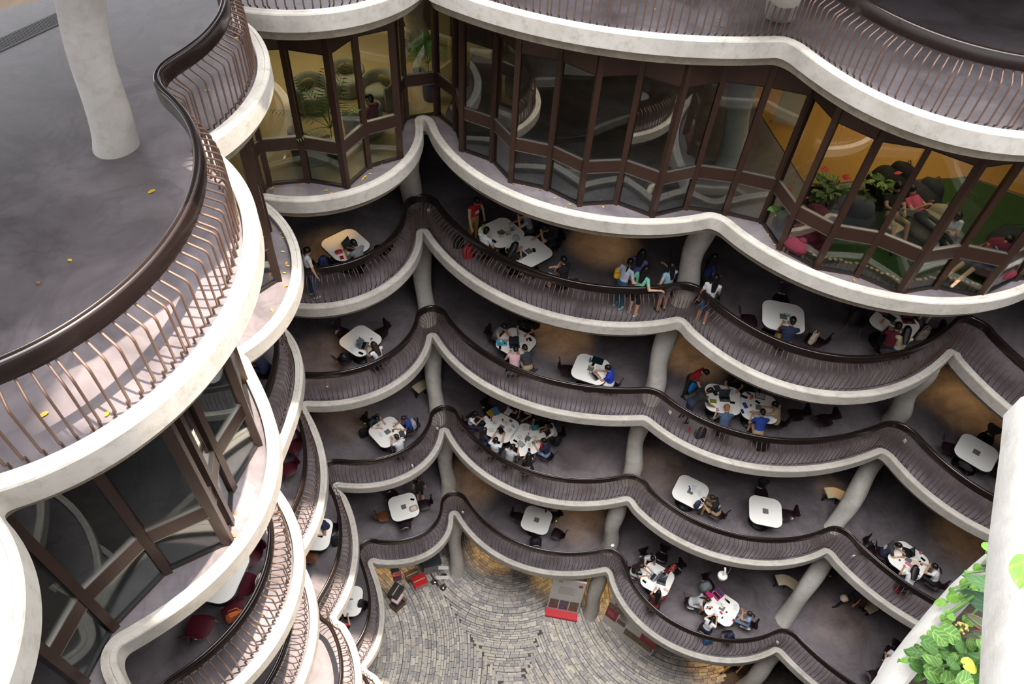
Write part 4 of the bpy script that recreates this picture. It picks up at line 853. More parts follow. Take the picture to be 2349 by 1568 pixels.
def bag(lev, px, rot, label, col, size=(.32, .12, .22), h=0.0, name='handbag', handle=True):
    p = at(lev, px, h+size[2]*.5); p.z = Z(lev)+h; t = thing(name, label, 'bag', p, rot, 'handbags and pouches'); m = rgb('leather_%d_%d_%d' % col, *col, .5, var=.12, scale=18)
    x, y, z = size
    MB().loft([[(a*k*x, b*k*y*1.0, zz*z) for a, b in rsq(1, .3, 5)] for k, zz in ((.86, 0), (1, .08), (.98, .55), (.85, .92), (.6, 1.0))]).build('body', m, t)
    MB().loft([[(a*k*x, b*k*y, zz*z) for a, b in rsq(1, .3, 5)] for k, zz in ((1.01, .56), (1.02, .62), (.88, .94), (.55, 1.03))], cap=False).build('flap', rgb('leatherd_%d_%d_%d' % col, *[int(c*.82) for c in col], .5), t)
    if handle:
        for s in (-1, 1): MB().tube([(-x*.3, s*y*.25, z*.9), (-x*.22, s*y*.3, z*1.5), (x*.22, s*y*.3, z*1.5), (x*.3, s*y*.25, z*.9)], .009, 6).build('handle', m, t)
    return t
# top balcony
laptop(5, (806, 568), (832, 577), 'open black laptop in front of the grey t-shirt typist'); bag(5, (777, 577), .6, 'red pouch on the back left top balcony table', (206, 60, 62), (.20, .15, .05), .745, 'pouch', False); folder(5, (784, 591), .5, 'small red booklet beside the red pouch', (150, 44, 40), (.10, .13, .012), cat='booklet')
backpack(5, (742, 601), 1.0, 'navy patterned backpack with pink tips on a chair', (40, 46, 84), (150, 60, 90), .45, .9)
bottle(5, (1108, 527), 'lime green water bottle on the upper paired table', (120, 190, 40), .24, .036)
foodbox(5, (1175, 527), 'takeaway box with dark food on upper paired table', (120, 66, 44)); foodbox(5, (1165, 537), 'takeaway box with orange sauce on upper paired table', (200, 124, 60)); foodbox(5, (1148, 541), 'takeaway box with yellow food on upper paired table', (196, 176, 90)); paper(5, (1132, 532), .5, 'crumpled pale napkin on the upper paired table', False, (.13, .13))
phone(5, (1133, 553), .9, 'black phone near the edge of upper paired table'); plasticbag(5, (1183, 550), 'clear plastic bag between the paired tables')
folder(5, (1192, 586), .75, 'closed charcoal laptop on lower paired table', (50, 50, 54), (.34, .25, .018), (58, 58, 62), 'laptop'); phone(5, (1225, 574), .2, 'black phone beside the hub of lower paired table')
backpack(5, (1058, 585), .4, 'red and black backpack on the floor behind railing', (196, 36, 52), (30, 28, 32)); backpack(5, (1030, 563), .2, 'black backpack on the floor near the cusp', (30, 32, 38))
backpack(5, (1420, 626), PI*.92, 'bright yellow backpack on the striped shirt wearer', (214, 160, 24), (224, 174, 40), .92, .8, (190, 140, 20))
bag(5, (1645, 690), 1.2, 'small black shoulder bag at the white blouse', (22, 22, 24), (.24, .10, .22), .62)
phone(5, (1806, 722), 1.3, 'phone with glowing screen over right bay table', ((24, 24, 26), (150, 196, 190)), .80)
bag(5, (1866, 776), .8, 'pale canvas bag with orange pattern on a chair', (214, 196, 178), (.30, .14, .24), .45); backpack(5, (1960, 726), .8, 'dark maroon backpack in the shade', (44, 30, 34), None, .45)
laptop(5, (2024, 714), (2040, 700), 'red laptop with lit emblem at the shaded table edge', (120, 30, 46)); laptop(5, (2083, 735), (2095, 760), 'red laptop right of the shaded table', (120, 30, 46)); bottle(5, (2022, 741), 'orange bottle on the shaded right table', (224, 130, 40), .16, .03); folder(5, (2040, 727), .8, 'dark papers on the shaded right table', (44, 50, 50)); bag(5, (2117, 768), .3, 'beige tote bag hanging on a shaded chair', (176, 164, 146), (.32, .10, .30), .42)
bag(5, (540, 1412), .5, 'orange leather handbag on a burgundy chair', (206, 108, 54), (.34, .14, .20), .46)
# second balcony
laptop(4, (836, 793), (861, 797), 'open silver-grey laptop, back left second balcony', (110, 112, 118), (92, 98, 108)); paper(4, (808, 800), .9, 'papers hanging over the back left second balcony table'); phone(4, (828, 810), 1.2, 'black phone on the back left second balcony table'); cup(4, (853, 781), 'clear cup on the back left second balcony table'); plasticbag(4, (790, 822), 'glossy black bag on a second balcony chair', (24, 26, 32), .15, .47); cup(4, (743, 852), 'white paper cup on the second balcony floor', (232, 232, 232)); bpy.data.objects['cup.001'].location.z = Z(4)
flat('laptop', 4, (1151, 786), .15, (.34, .25, .02), ((52, 170, 196), (64, 186, 210)), 'closed turquoise laptop covered with stickers', 'laptop')
st = bpy.data.objects['laptop.%03d' % (len([o for o in bpy.data.objects if o.name.startswith('laptop')])-1)]
for i, (sx, sy, c) in enumerate(((-.08, -.06, 'red'), (.06, .05, 'ochre'), (.09, -.04, 'navy'), (-.02, .06, 'white'), (.0, -.07, 'hot'))): MB().box((sx, sy, .0222), (.07, .055, .001), .4*i).build('sticker', cloth(c), st)
laptop(4, (1180, 792), (1184, 812), 'open black laptop on the crowded middle table'); foodbox(4, (1166, 769), 'plate of orange food on the crowded middle table', (214, 130, 40)); cup(4, (1171, 777), 'iced drink cup on the crowded middle table', (206, 190, 164), .12); phone(4, (1184, 774), .3, 'black phone amid the crowded middle table'); paper(4, (1196, 780), 1.2, 'printed notes on the crowded middle table'); cup(4, (1209, 781), 'red cup on the crowded middle table', (214, 40, 60), .09); phone(4, (1216, 778), .4, 'dark phone beside the red cup'); phone(4, (1147, 797), .0, 'phone at the lower left of the crowded table'); backpack(4, (1228, 742), .5, 'black backpack hung behind the black and yellow sitter', (24, 24, 28), None, .40)
laptop(4, (1366, 862), (1394, 850), 'open grey laptop before the jersey wearer', (120, 122, 126), (96, 100, 108)); folder(4, (1371, 827), -.3, 'dark green folder on the lone reader table', (24, 40, 40), (.36, .27, .016)); bottle(4, (1353, 830), 'blue water bottle on the lone reader table', (50, 104, 170), .22, .034); foodbox(4, (1356, 842), 'blue lunch container on the lone reader table', (196, 170, 70)); paper(4, (1373, 845), -.2, 'note pages on the lone reader table'); phone(4, (1361, 835), -.4, 'black calculator on the lone reader table'); backpack(4, (1350, 885), .2, 'dark rucksack under the lone reader table', (44, 46, 54))
folder(4, (1636, 920), .0, 'olive green notebook on left paired table', (128, 138, 44), (.20, .14, .014), cat='notebook'); tablet(4, (1646, 891), .3, 'dark tablet at top of left paired table'); laptop(4, (1662, 914), (1667, 935), 'open grey laptop before the tan cap wearer', (70, 72, 78)); phone(4, (1680, 923), 1.5, 'black phone on left paired table'); paper(4, (1654, 935), .1, 'blank page on left paired table', False); paper(4, (1680, 898), .2, 'pages spread at back of left paired table'); folder(4, (1640, 901), .4, 'small black notebook on left paired table', (40, 42, 48), (.12, .2, .012), cat='notebook')
bottle(4, (1722, 914), 'orange flask on right paired table', (226, 110, 50), .16, .042); folder(4, (1743, 908), 1.4, 'open grey binder on right paired table', (90, 90, 92), (.24, .30, .02), (206, 206, 206), 'binder'); folder(4, (1709, 930), .3, 'blue pencil pouch on right paired table', (60, 74, 150), (.11, .2, .03), cat='pouch'); cup(4, (1720, 933), 'clear cup on right paired table'); paper(4, (1721, 951), .4, 'worksheet under the hand, right paired table'); tablet(4, (1735, 952), .1, 'tablet before the bright blue sitter', ((30, 60, 80), (190, 200, 206))); paper(4, (1763, 960), .2, 'loose sheet at corner of right paired table'); phone(4, (1738, 922), .9, 'black phone on right paired table'); folder(4, (1706, 910), 1.2, 'black pencil case on right paired table', (36, 36, 40), (.08, .22, .03), cat='pencil case'); phone(4, (1703, 943), .2, 'blue phone at left of right paired table', ((36, 52, 110), (30, 40, 90)))
backpack(4, (1588, 886), .6, 'blue and black backpack beside the red t-shirt stooper', (30, 120, 190), (40, 140, 206), .30, .9); backpack(4, (1604, 1000), .4, 'black rucksack with green trim on floor behind railing', (44, 46, 52), (70, 74, 60)); bottle(4, (1578, 990), 'red drink bottle on the floor behind railing', (200, 40, 60), .22, .034, z=.0); backpack(4, (1750, 1022), .1, 'black and teal backpack behind the railing', (26, 28, 32), (60, 110, 110))
# third balcony
foodbox(3, (868, 975), 'noodle box before the dark green t-shirt', (198, 120, 60)); foodbox(3, (907, 974), 'rice box before the blue top', (150, 120, 60)); foodbox(3, (898, 1008), 'orange food tray before the white t-shirt', (220, 104, 54)); phone(3, (920, 986), .9, 'black phone on the back left third balcony table'); tablet(3, (922, 995), .4, 'dark tablet on the back left third balcony table'); cup(3, (902, 990), 'drink can on the back left third balcony table', (90, 86, 92), .11); phone(3, (873, 996), .6, 'blue card packet on the back left third balcony table', ((60, 170, 206), (220, 236, 240))); backpack(3, (834, 992), .5, 'black backpack left of the back left third balcony table', (26, 26, 30)); backpack(3, (947, 972), 2.2, 'grey patterned backpack hung on a third balcony chair', (158, 158, 170), (140, 142, 156), .40); bag(3, (958, 974), .4, 'small orange plush toy on the patterned backpack', (226, 130, 50), (.07, .06, .09), .45, 'plush_toy', False); paper(3, (884, 978), .4, 'small napkin on the back left third balcony table', False, (.1, .1))
bottle(3, (1127, 965), 'purple bottle on the left lunch table', (186, 60, 170), .2, .035)
for px, lab in (((1134, 971), 'upper left'), ((1161, 972), 'upper right'), ((1126, 988), 'lower left'), ((1169, 989), 'lower right')): foodbox(3, px, 'clear food box, %s of the left lunch table' % lab, (206, 190, 176))
for px, lab in (((1204, 983), 'upper left'), ((1192, 1005), 'lower left'), ((1216, 1022), 'bottom'), ((1227, 1006), 'right')): foodbox(3, px, 'clear food box, %s of the right lunch table' % lab, (212, 204, 194))
phone(3, (1177, 977), .8, 'pale blue phone pair on the left lunch table', ((120, 170, 190), (140, 190, 210))); cup(3, (1153, 966), 'golden drink cup on the left lunch table', (206, 160, 70), .12); bottle(3, (1151, 985), 'small blue bottle by the left lunch table hub', (90, 110, 180), .12, .022); folder(3, (1172, 965), .6, 'brown wallet on the left lunch table', (130, 96, 84), (.10, .12, .02), cat='wallet')
bottle(3, (1215, 985), 'pink bottle on the right lunch table', (222, 120, 160), .2, .034); bottle(3, (1239, 992), 'black flask on the right lunch table', (46, 46, 50), .24, .036); bottle(3, (1206, 1013), 'dark small bottle on the right lunch table', (90, 90, 96), .16, .03); bottle(3, (1212, 1000), 'clear bottle on the right lunch table hub', (255, 255, 255), .2, .032, True)
phone(3, (1182, 1011), 1.0, 'black phone on the right lunch table'); tablet(3, (1195, 1018), .9, 'tablet with grey screen on the right lunch table', ((30, 30, 32), (160, 164, 170))); phone(3, (1224, 1016), .7, 'green phone in the hand at right lunch table', ((50, 90, 80), (60, 100, 90))); bag(3, (1228, 980), .4, 'teal pouch with red stripes on the right lunch table', (50, 150, 150), (.30, .18, .10), .745, 'pouch', False); tablet(3, (1148, 994), .6, 'black tablet held up by the person in white', ((20, 20, 22), (24, 24, 28))); bpy.data.objects['tablet.%03d' % (len([o for o in bpy.data.objects if o.name.startswith('tablet')])-1)].location.z += .2
folder(3, (1137, 943), .5, 'blue folder sticking out past the left lunch table', (84, 136, 180), (.24, .34, .01)); folder(3, (1126, 948), .8, 'ochre folder beside the blue folder', (176, 140, 60), (.22, .3, .01)); paper(3, (1166, 944), -.5, 'white sheet held above the left lunch table', True, h=.95); bag(3, (1100, 960), .2, 'black and yellow bag held on the lap', (40, 40, 46), (.26, .12, .22), .60, 'bag', False); paper(3, (1116, 962), .7, 'white exercise book on the left lunch table corner', False, (.2, .3)); bag(3, (1244, 1022), 1.2, 'bright red bag hugged by the navy t-shirt sitter', (206, 30, 50), (.24, .12, .26), .60, 'bag'); paper(3, (1201, 1037), .2, 'large white sheets before the back print sitter', False, (.3, .3), .78); phone(3, (1214, 1032), .1, 'dark phone at the bottom edge of right lunch table'); backpack(3, (1279, 1010), .9, 'black rucksack hung behind the white t-shirt sitter', (28, 28, 32), None, .42)
paper(3, (1592, 1120), -.2, 'notes on the left right-bay table'); paper(3, (1606, 1132), .2, 'worksheet under the khaki trousers wearer hand'); backpack(3, (1600, 1156), .8, 'open dark blue and brown bag on the left right-bay table', (44, 54, 80), (150, 96, 70), .742, .75); phone(3, (1611, 1147), .6, 'black phone on the left right-bay table'); folder(3, (1582, 1118), .3, 'blue pen case on the left right-bay table', (40, 80, 160), (.04, .14, .015), cat='pencil case')
laptop(3, (2078, 1266), (2055, 1258), 'open black laptop, far right third balcony', (26, 28, 32), (20, 22, 26)); paper(3, (2103, 1278), .8, 'pale sheets on the far right third balcony table'); phone(3, (2117, 1282), .7, 'black phone on the far right third balcony table'); phone(3, (2112, 1291), .3, 'second dark phone near the sheets, far right'); folder(3, (2084, 1294), .9, 'pink pencil case on the far right table', (206, 130, 150), (.09, .22, .04), cat='pencil case'); folder(3, (2101, 1291), 1.2, 'cream notebook on the far right table', (224, 204, 186), (.18, .24, .012), cat='notebook'); bag(3, (2113, 1267), .5, 'small pink pouch at the far table corner', (214, 110, 130), (.12, .08, .06), .745, 'pouch', False); cup(3, (2063, 1285), 'small white cup on the far right third balcony table', (230, 230, 232), .04); phone(3, (2108, 1320), .2, 'phone lying near the long dark hair sitter'); backpack(3, (2064, 1350), .4, 'red patterned bag on the floor behind railing', (190, 30, 50), (60, 40, 60), 0, .8); bag(3, (1989, 1254), .5, 'black bag on a chair near the third balcony railing', (24, 26, 30), (.36, .16, .36), .30)
phone(3, (735, 1229), 1.4, 'black phone on the inner left third balcony table'); folder(3, (722, 1205), 0, 'open exercise book on the inner left table', (206, 206, 206), (.2, .28, .01), (236, 236, 236), 'notebook'); backpack(3, (772, 1240), .5, 'black backpack under the navy vest sitter', (34, 36, 44))
# lowest balcony
bag(2, (949, 1165), .5, 'cream tote bag on the back left lowest table', (222, 208, 186), (.34, .24, .06), .745, 'tote_bag', False); phone(2, (946, 1145), 1.4, 'black phone on the back left lowest table'); cup(2, (1252, 1174), 'silver tumbler on the middle lowest table', (60, 60, 62), .13, (30, 30, 32)); backpack(2, (1229, 1244), .3, 'black rucksack on a lowest balcony chair', (30, 32, 40), None, .42)
laptop(2, (1497, 1322), (1475, 1305), 'open silver laptop nearest the white shorts', (160, 164, 170), (90, 96, 106)); laptop(2, (1519, 1316), (1505, 1290), 'white open laptop in middle of the laptop-covered table', (206, 208, 212), (120, 124, 132)); laptop(2, (1517, 1334), (1512, 1360), 'dark open laptop below the white laptop', (70, 76, 82), (84, 92, 100)); paper(2, (1492, 1304), .6, 'printed pages at top of the laptop-covered table'); paper(2, (1508, 1345), .3, 'pale worksheet before the red jacket sitter'); phone(2, (1478, 1333), .9, 'black earphones case on the laptop-covered table'); folder(2, (1528, 1353), 1.0, 'pink pencil pouch on the laptop-covered table', (224, 190, 186), (.08, .2, .03), cat='pencil case'); bottle(2, (1539, 1310), 'green bottle beside the red backpack', (130, 190, 130), .2, .03); folder(2, (1530, 1310), .9, 'dark red book on the laptop-covered table', (120, 40, 50), (.16, .22, .02), cat='book'); backpack(2, (1543, 1304), .9, 'salmon red backpack on a chair by the laptops', (214, 90, 86), (226, 110, 104), .45); paper(2, (1478, 1310), .5, 'notebook sheet beside the silver laptop'); backpack(2, (1462, 1302), 3.6, 'black and yellow backpack worn by the laptop user', (30, 30, 34), (60, 54, 30), .55, .8)
laptop(2, (1643, 1366), (1625, 1380), 'pink and black open laptop near the grey jacket', (206, 50, 120), (70, 90, 130)); folder(2, (1627, 1364), .6, 'hot pink folder beside the open laptop', (206, 50, 120), (.16, .26, .015)); paper(2, (1688, 1393), -.2, 'white sheets at right of the security-camera-side table'); paper(2, (1641, 1404), .5, 'notebook page before the white blouse'); paper(2, (1652, 1384), .9, 'lined page on the security-camera-side table'); phone(2, (1626, 1394), 1.2, 'black phone at left of the security-camera-side table'); phone(2, (1670, 1379), .8, 'small black phone near the cup, lowest balcony'); cup(2, (1663, 1376), 'colourful cup on the security-camera-side table', (226, 206, 190)); cup(2, (1666, 1404), 'cream lidded cup on the security-camera-side table', (226, 220, 180), .05); folder(2, (1654, 1405), .7, 'pink case on the security-camera-side table', (206, 60, 110), (.07, .13, .02), cat='case'); bottle(2, (1656, 1417), 'blue and violet pouch bottle on lowest balcony table', (80, 80, 170), .12, .03); bottle(2, (1681, 1423), 'crimson drink bottle on lowest balcony table', (200, 40, 80), .14, .032); folder(2, (1656, 1388), .4, 'lime green ruler on the security-camera-side table', (160, 210, 80), (.03, .2, .006), cat='ruler')
bag(2, (1619, 1345), .4, 'pale grey jacket heaped over a chair', (150, 156, 164), (.42, .34, .30), .42, 'jacket', False); backpack(2, (1674, 1459), .4, 'navy bag with red trim on a chair', (36, 42, 80), (30, 34, 66), .44, .9); backpack(2, (1624, 1478), .3, 'bright blue backpack on the floor behind railing', (24, 130, 206), (40, 150, 220)); bag(2, (1517, 1372), .3, 'crimson jacket hanging behind the brown top', (176, 20, 56), (.36, .14, .30), .36, 'jacket', False)
folder(2, (802, 1374), .1, 'grey notebook strip on the inner left lowest table', (130, 126, 124), (.22, .05, .012), cat='notebook'); paper(2, (801, 1390), .1, 'printed sheets on the inner left lowest table'); backpack(2, (828, 1386), 1.4, 'black backpack on a chair, inner left lowest bay', (30, 30, 34), None, .44); plasticbag(2, (1934, 1374), 'white carrier bag held by the walker', (226, 214, 214), .15, .55); backpack(2, (1979, 1380), 1.4, 'dark maroon backpack worn by the walker', (60, 26, 32), None, 1.0, .8)
# ------------------------------------------------------------------ curved benches, security camera, tags
def height_to(base, top, z0):
    b = un(*base, z0); best = (1e9, 0)
    for k in range(400):
        q = RC @ np.array([b.x, b.y, z0+k*.01-HC]); v = q[1]/q[2]*FPX+H/2; best = min(best, (abs(v-top[1]), k*.01))
    return best[1]
def bench(lev, pts, label):
    P = [un(px, py, Z(lev)+.45) for px, py in pts]; o = P[0].copy(); o.z = Z(lev); t = thing('curved_bench', label, 'bench', o, 0, 'curved benches around columns')
    Q = []
    for i in range(len(P)-1):
        a, b = P[max(0, i-1)], P[min(len(P)-1, i+2)]
        for k in range(6):
            f = k/6; m0, m1 = (P[i+1]-a)*.5, (b-P[i])*.5; h = (2*f**3-3*f*f+1, f**3-2*f*f+f, -2*f**3+3*f*f, f**3-f*f); Q.append(P[i]*h[0]+m0*h[1]+P[i+1]*h[2]+m1*h[3])
    Q.append(P[-1]); rings = []
    for i, p in enumerate(Q):
        d = (Q[min(i+1, len(Q)-1)]-Q[max(i-1, 0)]).normalized(); nn = Vector((d.y, -d.x, 0)); p = p-o
        rings.append([p+Vector((0, 0, -.05)), p+nn*.40+Vector((0, 0, -.05)), p+nn*.40, p])
    MB().loft(rings, smooth=False).build('seat', rgb('bench_cream', 222, 206, 172, .4), t)
    for f in (.12, .5, .88):
        p = Q[int(f*(len(Q)-1))]-o; c = sum(((q) for q in rings[int(f*(len(Q)-1))]), Vector())/4; MB().box((c.x, c.y, .2), (.06, .24, .40), math.atan2(c.y, c.x), taper=.7).build('leg', M_DARK, t)
bench(3, [(1890, 1118), (1912, 1117), (1932, 1124), (1955, 1138), (1973, 1154)], 'curved cream bench by the right column, third balcony'); bench(2, [(1778, 1318), (1799, 1317), (1821, 1326), (1850, 1350)], 'curved cream bench behind the column, lowest balcony'); bench(3, [(944, 887), (960, 876), (976, 870), (1013, 869)], 'curved cream bench behind the back left column'); bench(2, [(1990, 1374), (2003, 1382), (2016, 1398)], 'brown-shaded curved bench behind the walker')
p = un(1656, 1322, 7.15); t = thing('security_camera', 'white dome security camera hanging below the third balcony slab', 'camera', p)
MB().lathe([(.0, -.16), (.07, -.15), (.11, -.10), (.125, -.03), (.125, .02), (.16, .03), (.165, .09), (.15, .13), (.05, .15)], 20).build('housing', rgb('camera_white', 226, 226, 222, .4), t); MB().lathe([(.0, -.165), (.06, -.155), (.085, -.125)], 16).build('dome', rgb('dome_grey', 90, 92, 94, .15), t)
MB().tube([(0, 0, .14), (0, .0, .40), (0, .12, .46)], .035, 10).build('arm', rgb('camera_white', 226, 226, 222, .4), t); MB().tube([(.1, 0, .1), (.16, .05, .25), (.25, .2, .38)], .01, 6).build('cable', M_GREY, t)
p = un(1404, 1254, 5.22); t = thing('router_box', 'white vented box standing on the lowest balcony handrail', 'box', (p.x, p.y, 5.16), .5); MB().box((0, 0, .10), (.13, .10, .2), taper=.94).build('case', rgb('router_white', 232, 232, 230), t)
for k in range(5): MB().box((0, -.051, .05+.022*k), (.08, .004, .007)).build('vent_slot', M_GREY, t)
for lev, px, lab in [(5, (983, 482), 'near back left cusp of top balcony'), (4, (1537, 945), 'right bay of the second balcony'), (4, (2076, 1011), 'far right bay of the second balcony'), (3, (1003, 982), 'back left cusp of the third balcony'), (3, (773, 1110), 'inner left cusp of the third balcony'), (3, (1958, 1275), 'far right bay of the third balcony'), (2, (1062, 1174), 'middle bay of the lowest balcony'), (2, (1783, 1472), 'far right cusp of the lowest balcony'), (3, (946, 1068), 'back left bay of the third balcony')]:
    p = un(*px, Z(lev)+.62); t = thing('sensor_tag', 'small white sensor tag on a baluster, '+lab, 'sensor', p, random.uniform(0, 3), 'sensor tags on the railings'); MB().box((0, 0, 0), (.09, .035, .11), taper=.9).build('case', rgb('router_white', 232, 232, 230), t); MB().box((0, -.02, -.02), (.05, .006, .02)).build('slot', M_GREY, t)
# ------------------------------------------------------------------ ground floor things
def carton(px, size, rot, label, col, top=None, z=0.0, open_=False):
    p = un(*px, z+size[2]); t = thing('carton', label, 'box', (p.x, p.y, z), rot, 'boxes on the ground floor'); x, y, h = size
    m = rgb('carton_%d_%d_%d' % col, *col, .75, var=.08, scale=6); tm = rgb('carton_%d_%d_%d' % (top or col), *(top or col), .7)
    b = MB(); th = .012
    for c, d in (((x/2-th/2, 0, h/2), (th, y, h)), ((-x/2+th/2, 0, h/2), (th, y, h)), ((0, y/2-th/2, h/2), (x, th, h)), ((0, -y/2+th/2, h/2), (x, th, h)), ((0, 0, th/2), (x, y, th))): b.box(c, d)
    b.build('walls', m, t)
    if open_:
        MB().box((0, 0, h*.55), (x*.94, y*.94, .02)).build('contents', tm, t); MB().box((x*.5+.06, 0, h*.92), (.14, y, .01), 0, M=Matrix.Translation((x*.5+.06, 0, h-.03)) @ Matrix.Rotation(.5, 4, 'Y')).build('flap', m, t)
    else: MB().box((0, 0, h+.008), (x*1.02, y*1.02, .02)).build('lid', tm, t); MB().box((0, 0, h+.0195), (x*.9, .05, .003)).build('tape', rgb('tape_pale', 206, 190, 160, .3), t)
    return t
carton((911, 1382), (.52, .40, .30), .9, 'brown open carton at the bottom of the left stack', (116, 84, 62), (44, 40, 40), 0, True); carton((912, 1370), (.46, .30, .16), 1.1, 'pink tilted carton in the middle of the left stack', (224, 190, 196), (230, 206, 208), .30); carton((908, 1353), (.56, .44, .24), 1.15, 'dark carton on top of the left stack', (96, 72, 58), (52, 52, 56), .47)
carton((945, 1316), (.56, .36, .30), .55, 'brown taped carton behind the red box', (120, 92, 70)); carton((962, 1330), (.56, .46, .36), .55, 'box with bright red lid on the paving', (206, 150, 152), (222, 24, 36))
for px, col, lab, h in [((911, 1322), (150, 36, 110), 'magenta upright suitcase behind the carton stack', .52), ((905, 1304), (24, 110, 132), 'teal upright suitcase under the slab edge', .55)]:
    p = un(*px, h*.5); t = thing('suitcase', lab, 'suitcase', (p.x, p.y, 0), .35, 'suitcases'); m = rgb('case_%d_%d_%d' % col, *col, .35)
    MB().loft([[(x*k, y*.55*k, z) for x, y in rsq(.36, .08, 4)] for k, z in ((.92, .04), (1, .07), (1, h-.05), (.92, h))]).build('shell', m, t); MB().tube([(-.09, .0, h), (-.09, 0, h+.10), (.09, 0, h+.10), (.09, 0, h)], .010, 6).build('handle', M_DARK, t)
    for s in (-1, 1): MB().tube([(s*.12-.02, 0, .03), (s*.12+.02, 0, .03)], .03, 10).build('wheel', M_BLACK, t)
p = un(988, 1280, .8); t = thing('plinth', 'grey display plinth with dark sloping top under the slab', 'plinth', (p.x, p.y, 0), .35); MB().box((0, 0, .38), (.74, .62, .76)).build('cabinet', rgb('plinth_grey', 150, 150, 150), t); MB().box((0, 0, .79), (.80, .70, .06)).build('top', rgb('plinth_dark', 62, 66, 68, .3), t)
for bpx, hgt, lab, wd3 in [((997, 1333), 1.05, 'chrome sign stand nearest the plinth', .0), ((1016, 1346), .98, 'chrome sign stand with white panel, frontmost', .5), ((1018, 1322), .9, 'chrome sign stand behind the front one', .42)]:
    p = un(*bpx, 0); t = thing('sign_stand', lab, 'stand', p, .1, 'chrome sign stands'); MB().lathe([(.17, 0), (.17, .012), (.05, .03), (.02, .05)], 20).build('base', M_CHROME, t); MB().tube([(0, 0, .04), (0, 0, hgt)], .016, 10).build('pole', M_CHROME, t)
    if wd3: MB().box((0, -.02, hgt+.06), (wd3, .02, .16), M=Matrix.Translation((0, -.02, hgt+.05)) @ Matrix.Rotation(-.6, 4, 'X')).build('panel', rgb('sign_white', 226, 226, 226), t)
    else: MB().lathe([(.03, hgt), (.03, hgt+.03), (.01, hgt+.05)], 12).build('finial', M_CHROME, t)
def board(b0, b1, t0, label, kind):
    A, B = un(*b0, 0), un(*b1, 0); hh = height_to(b0, t0, 0); d = B-A; L = d.length; t = thing('display_board', label, 'display board', A, math.atan2(d.y, d.x), 'display boards on the paving')
    MB().box((L/2, .04, hh/2), (L, .07, hh)).build('panel', rgb('board_white', 224, 222, 220), t); red = rgb('board_red', 206, 52, 62); mar = rgb('board_maroon', 158, 44, 54); ink = rgb('board_ink', 168, 160, 160)
    def r(n_, x0, x1, z0, z1, m, y=-.001): return MB().box((L*(x0+x1)/2, y-.003, hh*(z0+z1)/2), (L*(x1-x0), .008, hh*(z1-z0))).build(n_, m, t)
    ph = [rgb('photo_%d' % i, *c, var=.6, scale=9) for i, c in enumerate(((122, 96, 92), (104, 98, 120), (126, 104, 84)))]
    if kind == 1:
        MB().box((L/2, -.12, .09), (L*1.03, .34, .19)).build('foot', red, t)
        for k in range(3): r('photo_print', .04+.32*k, .32+.32*k, .12, .40, ph[k])
        for k in range(8): r('text_line', .22, .78-.05*(k % 3), .60+.028*k, .606+.028*k, ink)
        r('emblem', .18, .30, .92, .95, ink); r('emblem', .80, .92, .86, .92, red)
    else:
        r('red_block', .0, .22, .30, .66, mar); r('red_block', .70, 1.0, .34, .82, mar); r('photo_print', .24, .40, .34, .50, ph[0]); r('photo_print', .42, .98, .14, .36, ph[2]); r('photo_print', .0, .3, .66, .84, ph[2])
        for k in range(9): r('text_line', .26, .44-.03*(k % 3), .54+.025*k, .546+.025*k, ink)
        for k in range(6): r('text_line', .04, .18-.02*(k % 3), .42+.028*k, .426+.028*k, rgb('board_pink', 214, 140, 146), -.006)
        for k in range(7): r('text_line', .76, .94-.04*(k % 2), .48+.028*k, .486+.028*k, rgb('board_pink', 214, 140, 146), -.006)
        r('title', .10, .40, .88, .94, red)
board((1253, 1398), (1323, 1411), (1271, 1325), 'white display board with red foot and three photographs', 1)
board((1381, 1424), (1491, 1506), (1402, 1370), 'long white display board with two maroon blocks under the slab', 2)
# ------------------------------------------------------------------ fallen leaves
LV = [rgb('leaf_yellow', 222, 180, 40, .6), rgb('leaf_orange', 206, 132, 50, .6), rgb('leaf_brown', 150, 98, 60, .7), rgb('leaf_lime', 176, 186, 70, .6)]
def leaf_blade(ln, wd4, n=6, heart=0.0, fold=.25, droop=.2, lobes=0.0):
    mb = MB(); uv = []; v = []; f = []
    for i in range(n+1):
        s = i/n; w = wd4*math.sin(PI*min(1, s*.93+.07))**.75*(1-.35*s) if heart == 0 else wd4*(math.sin(PI*(s*.86+.14))**.8)*(1-.25*s)
        y = ln*s; z = -droop*ln*s*s
        for j, u in enumerate((-1, -.5, 0, .5, 1)):
            back = -heart*ln*.16*math.sin(PI*abs(u)*.8) if s < .13 else 0
            v.append((u*w, y*1.0+back+(lobes*ln*.1*abs(u) if s < .2 else 0), z+fold*abs(u)*w*.5+.02*ln*math.sin(6*s+u*3))); uv.append((u, s))
    for i in range(n):
        for j in range(4): a = i*5+j; f.append((a, a+1, a+6, a+5))
    mb.add(v, f, 0, True); return mb, uv
fl = [leaf_blade(.085, .026, 4, fold=.5, droop=.25)[0].mesh('fallen_leaf', m) for m in LV]
def drop(lev, px, where, k=None, sc=1.0):
    k = k if k is not None else random.randrange(4); p = un(*px, Z(lev)+.008); o = inst('fallen_leaf', fl[k], None, p, random.uniform(0, 6)); o.scale = (sc,)*3; p.z += .012; o.location = p
    tag(o, 'small %s fallen leaf on the ' % ('yellow', 'orange', 'brown', 'lime')[k]+where, 'leaf', 'fallen leaves on the '+where)
for px, k, s in [((357, 437), 0, 1.3), ((165, 600), 0, 1.0), ((92, 652), 2, 1.0), ((112, 946), 1, 1.2), ((545, 86), 0, 1.1), ((482, 207), 0, 1), ((243, 956), 0, 1)]: drop(7, px, 'left terrace floor', k, s)
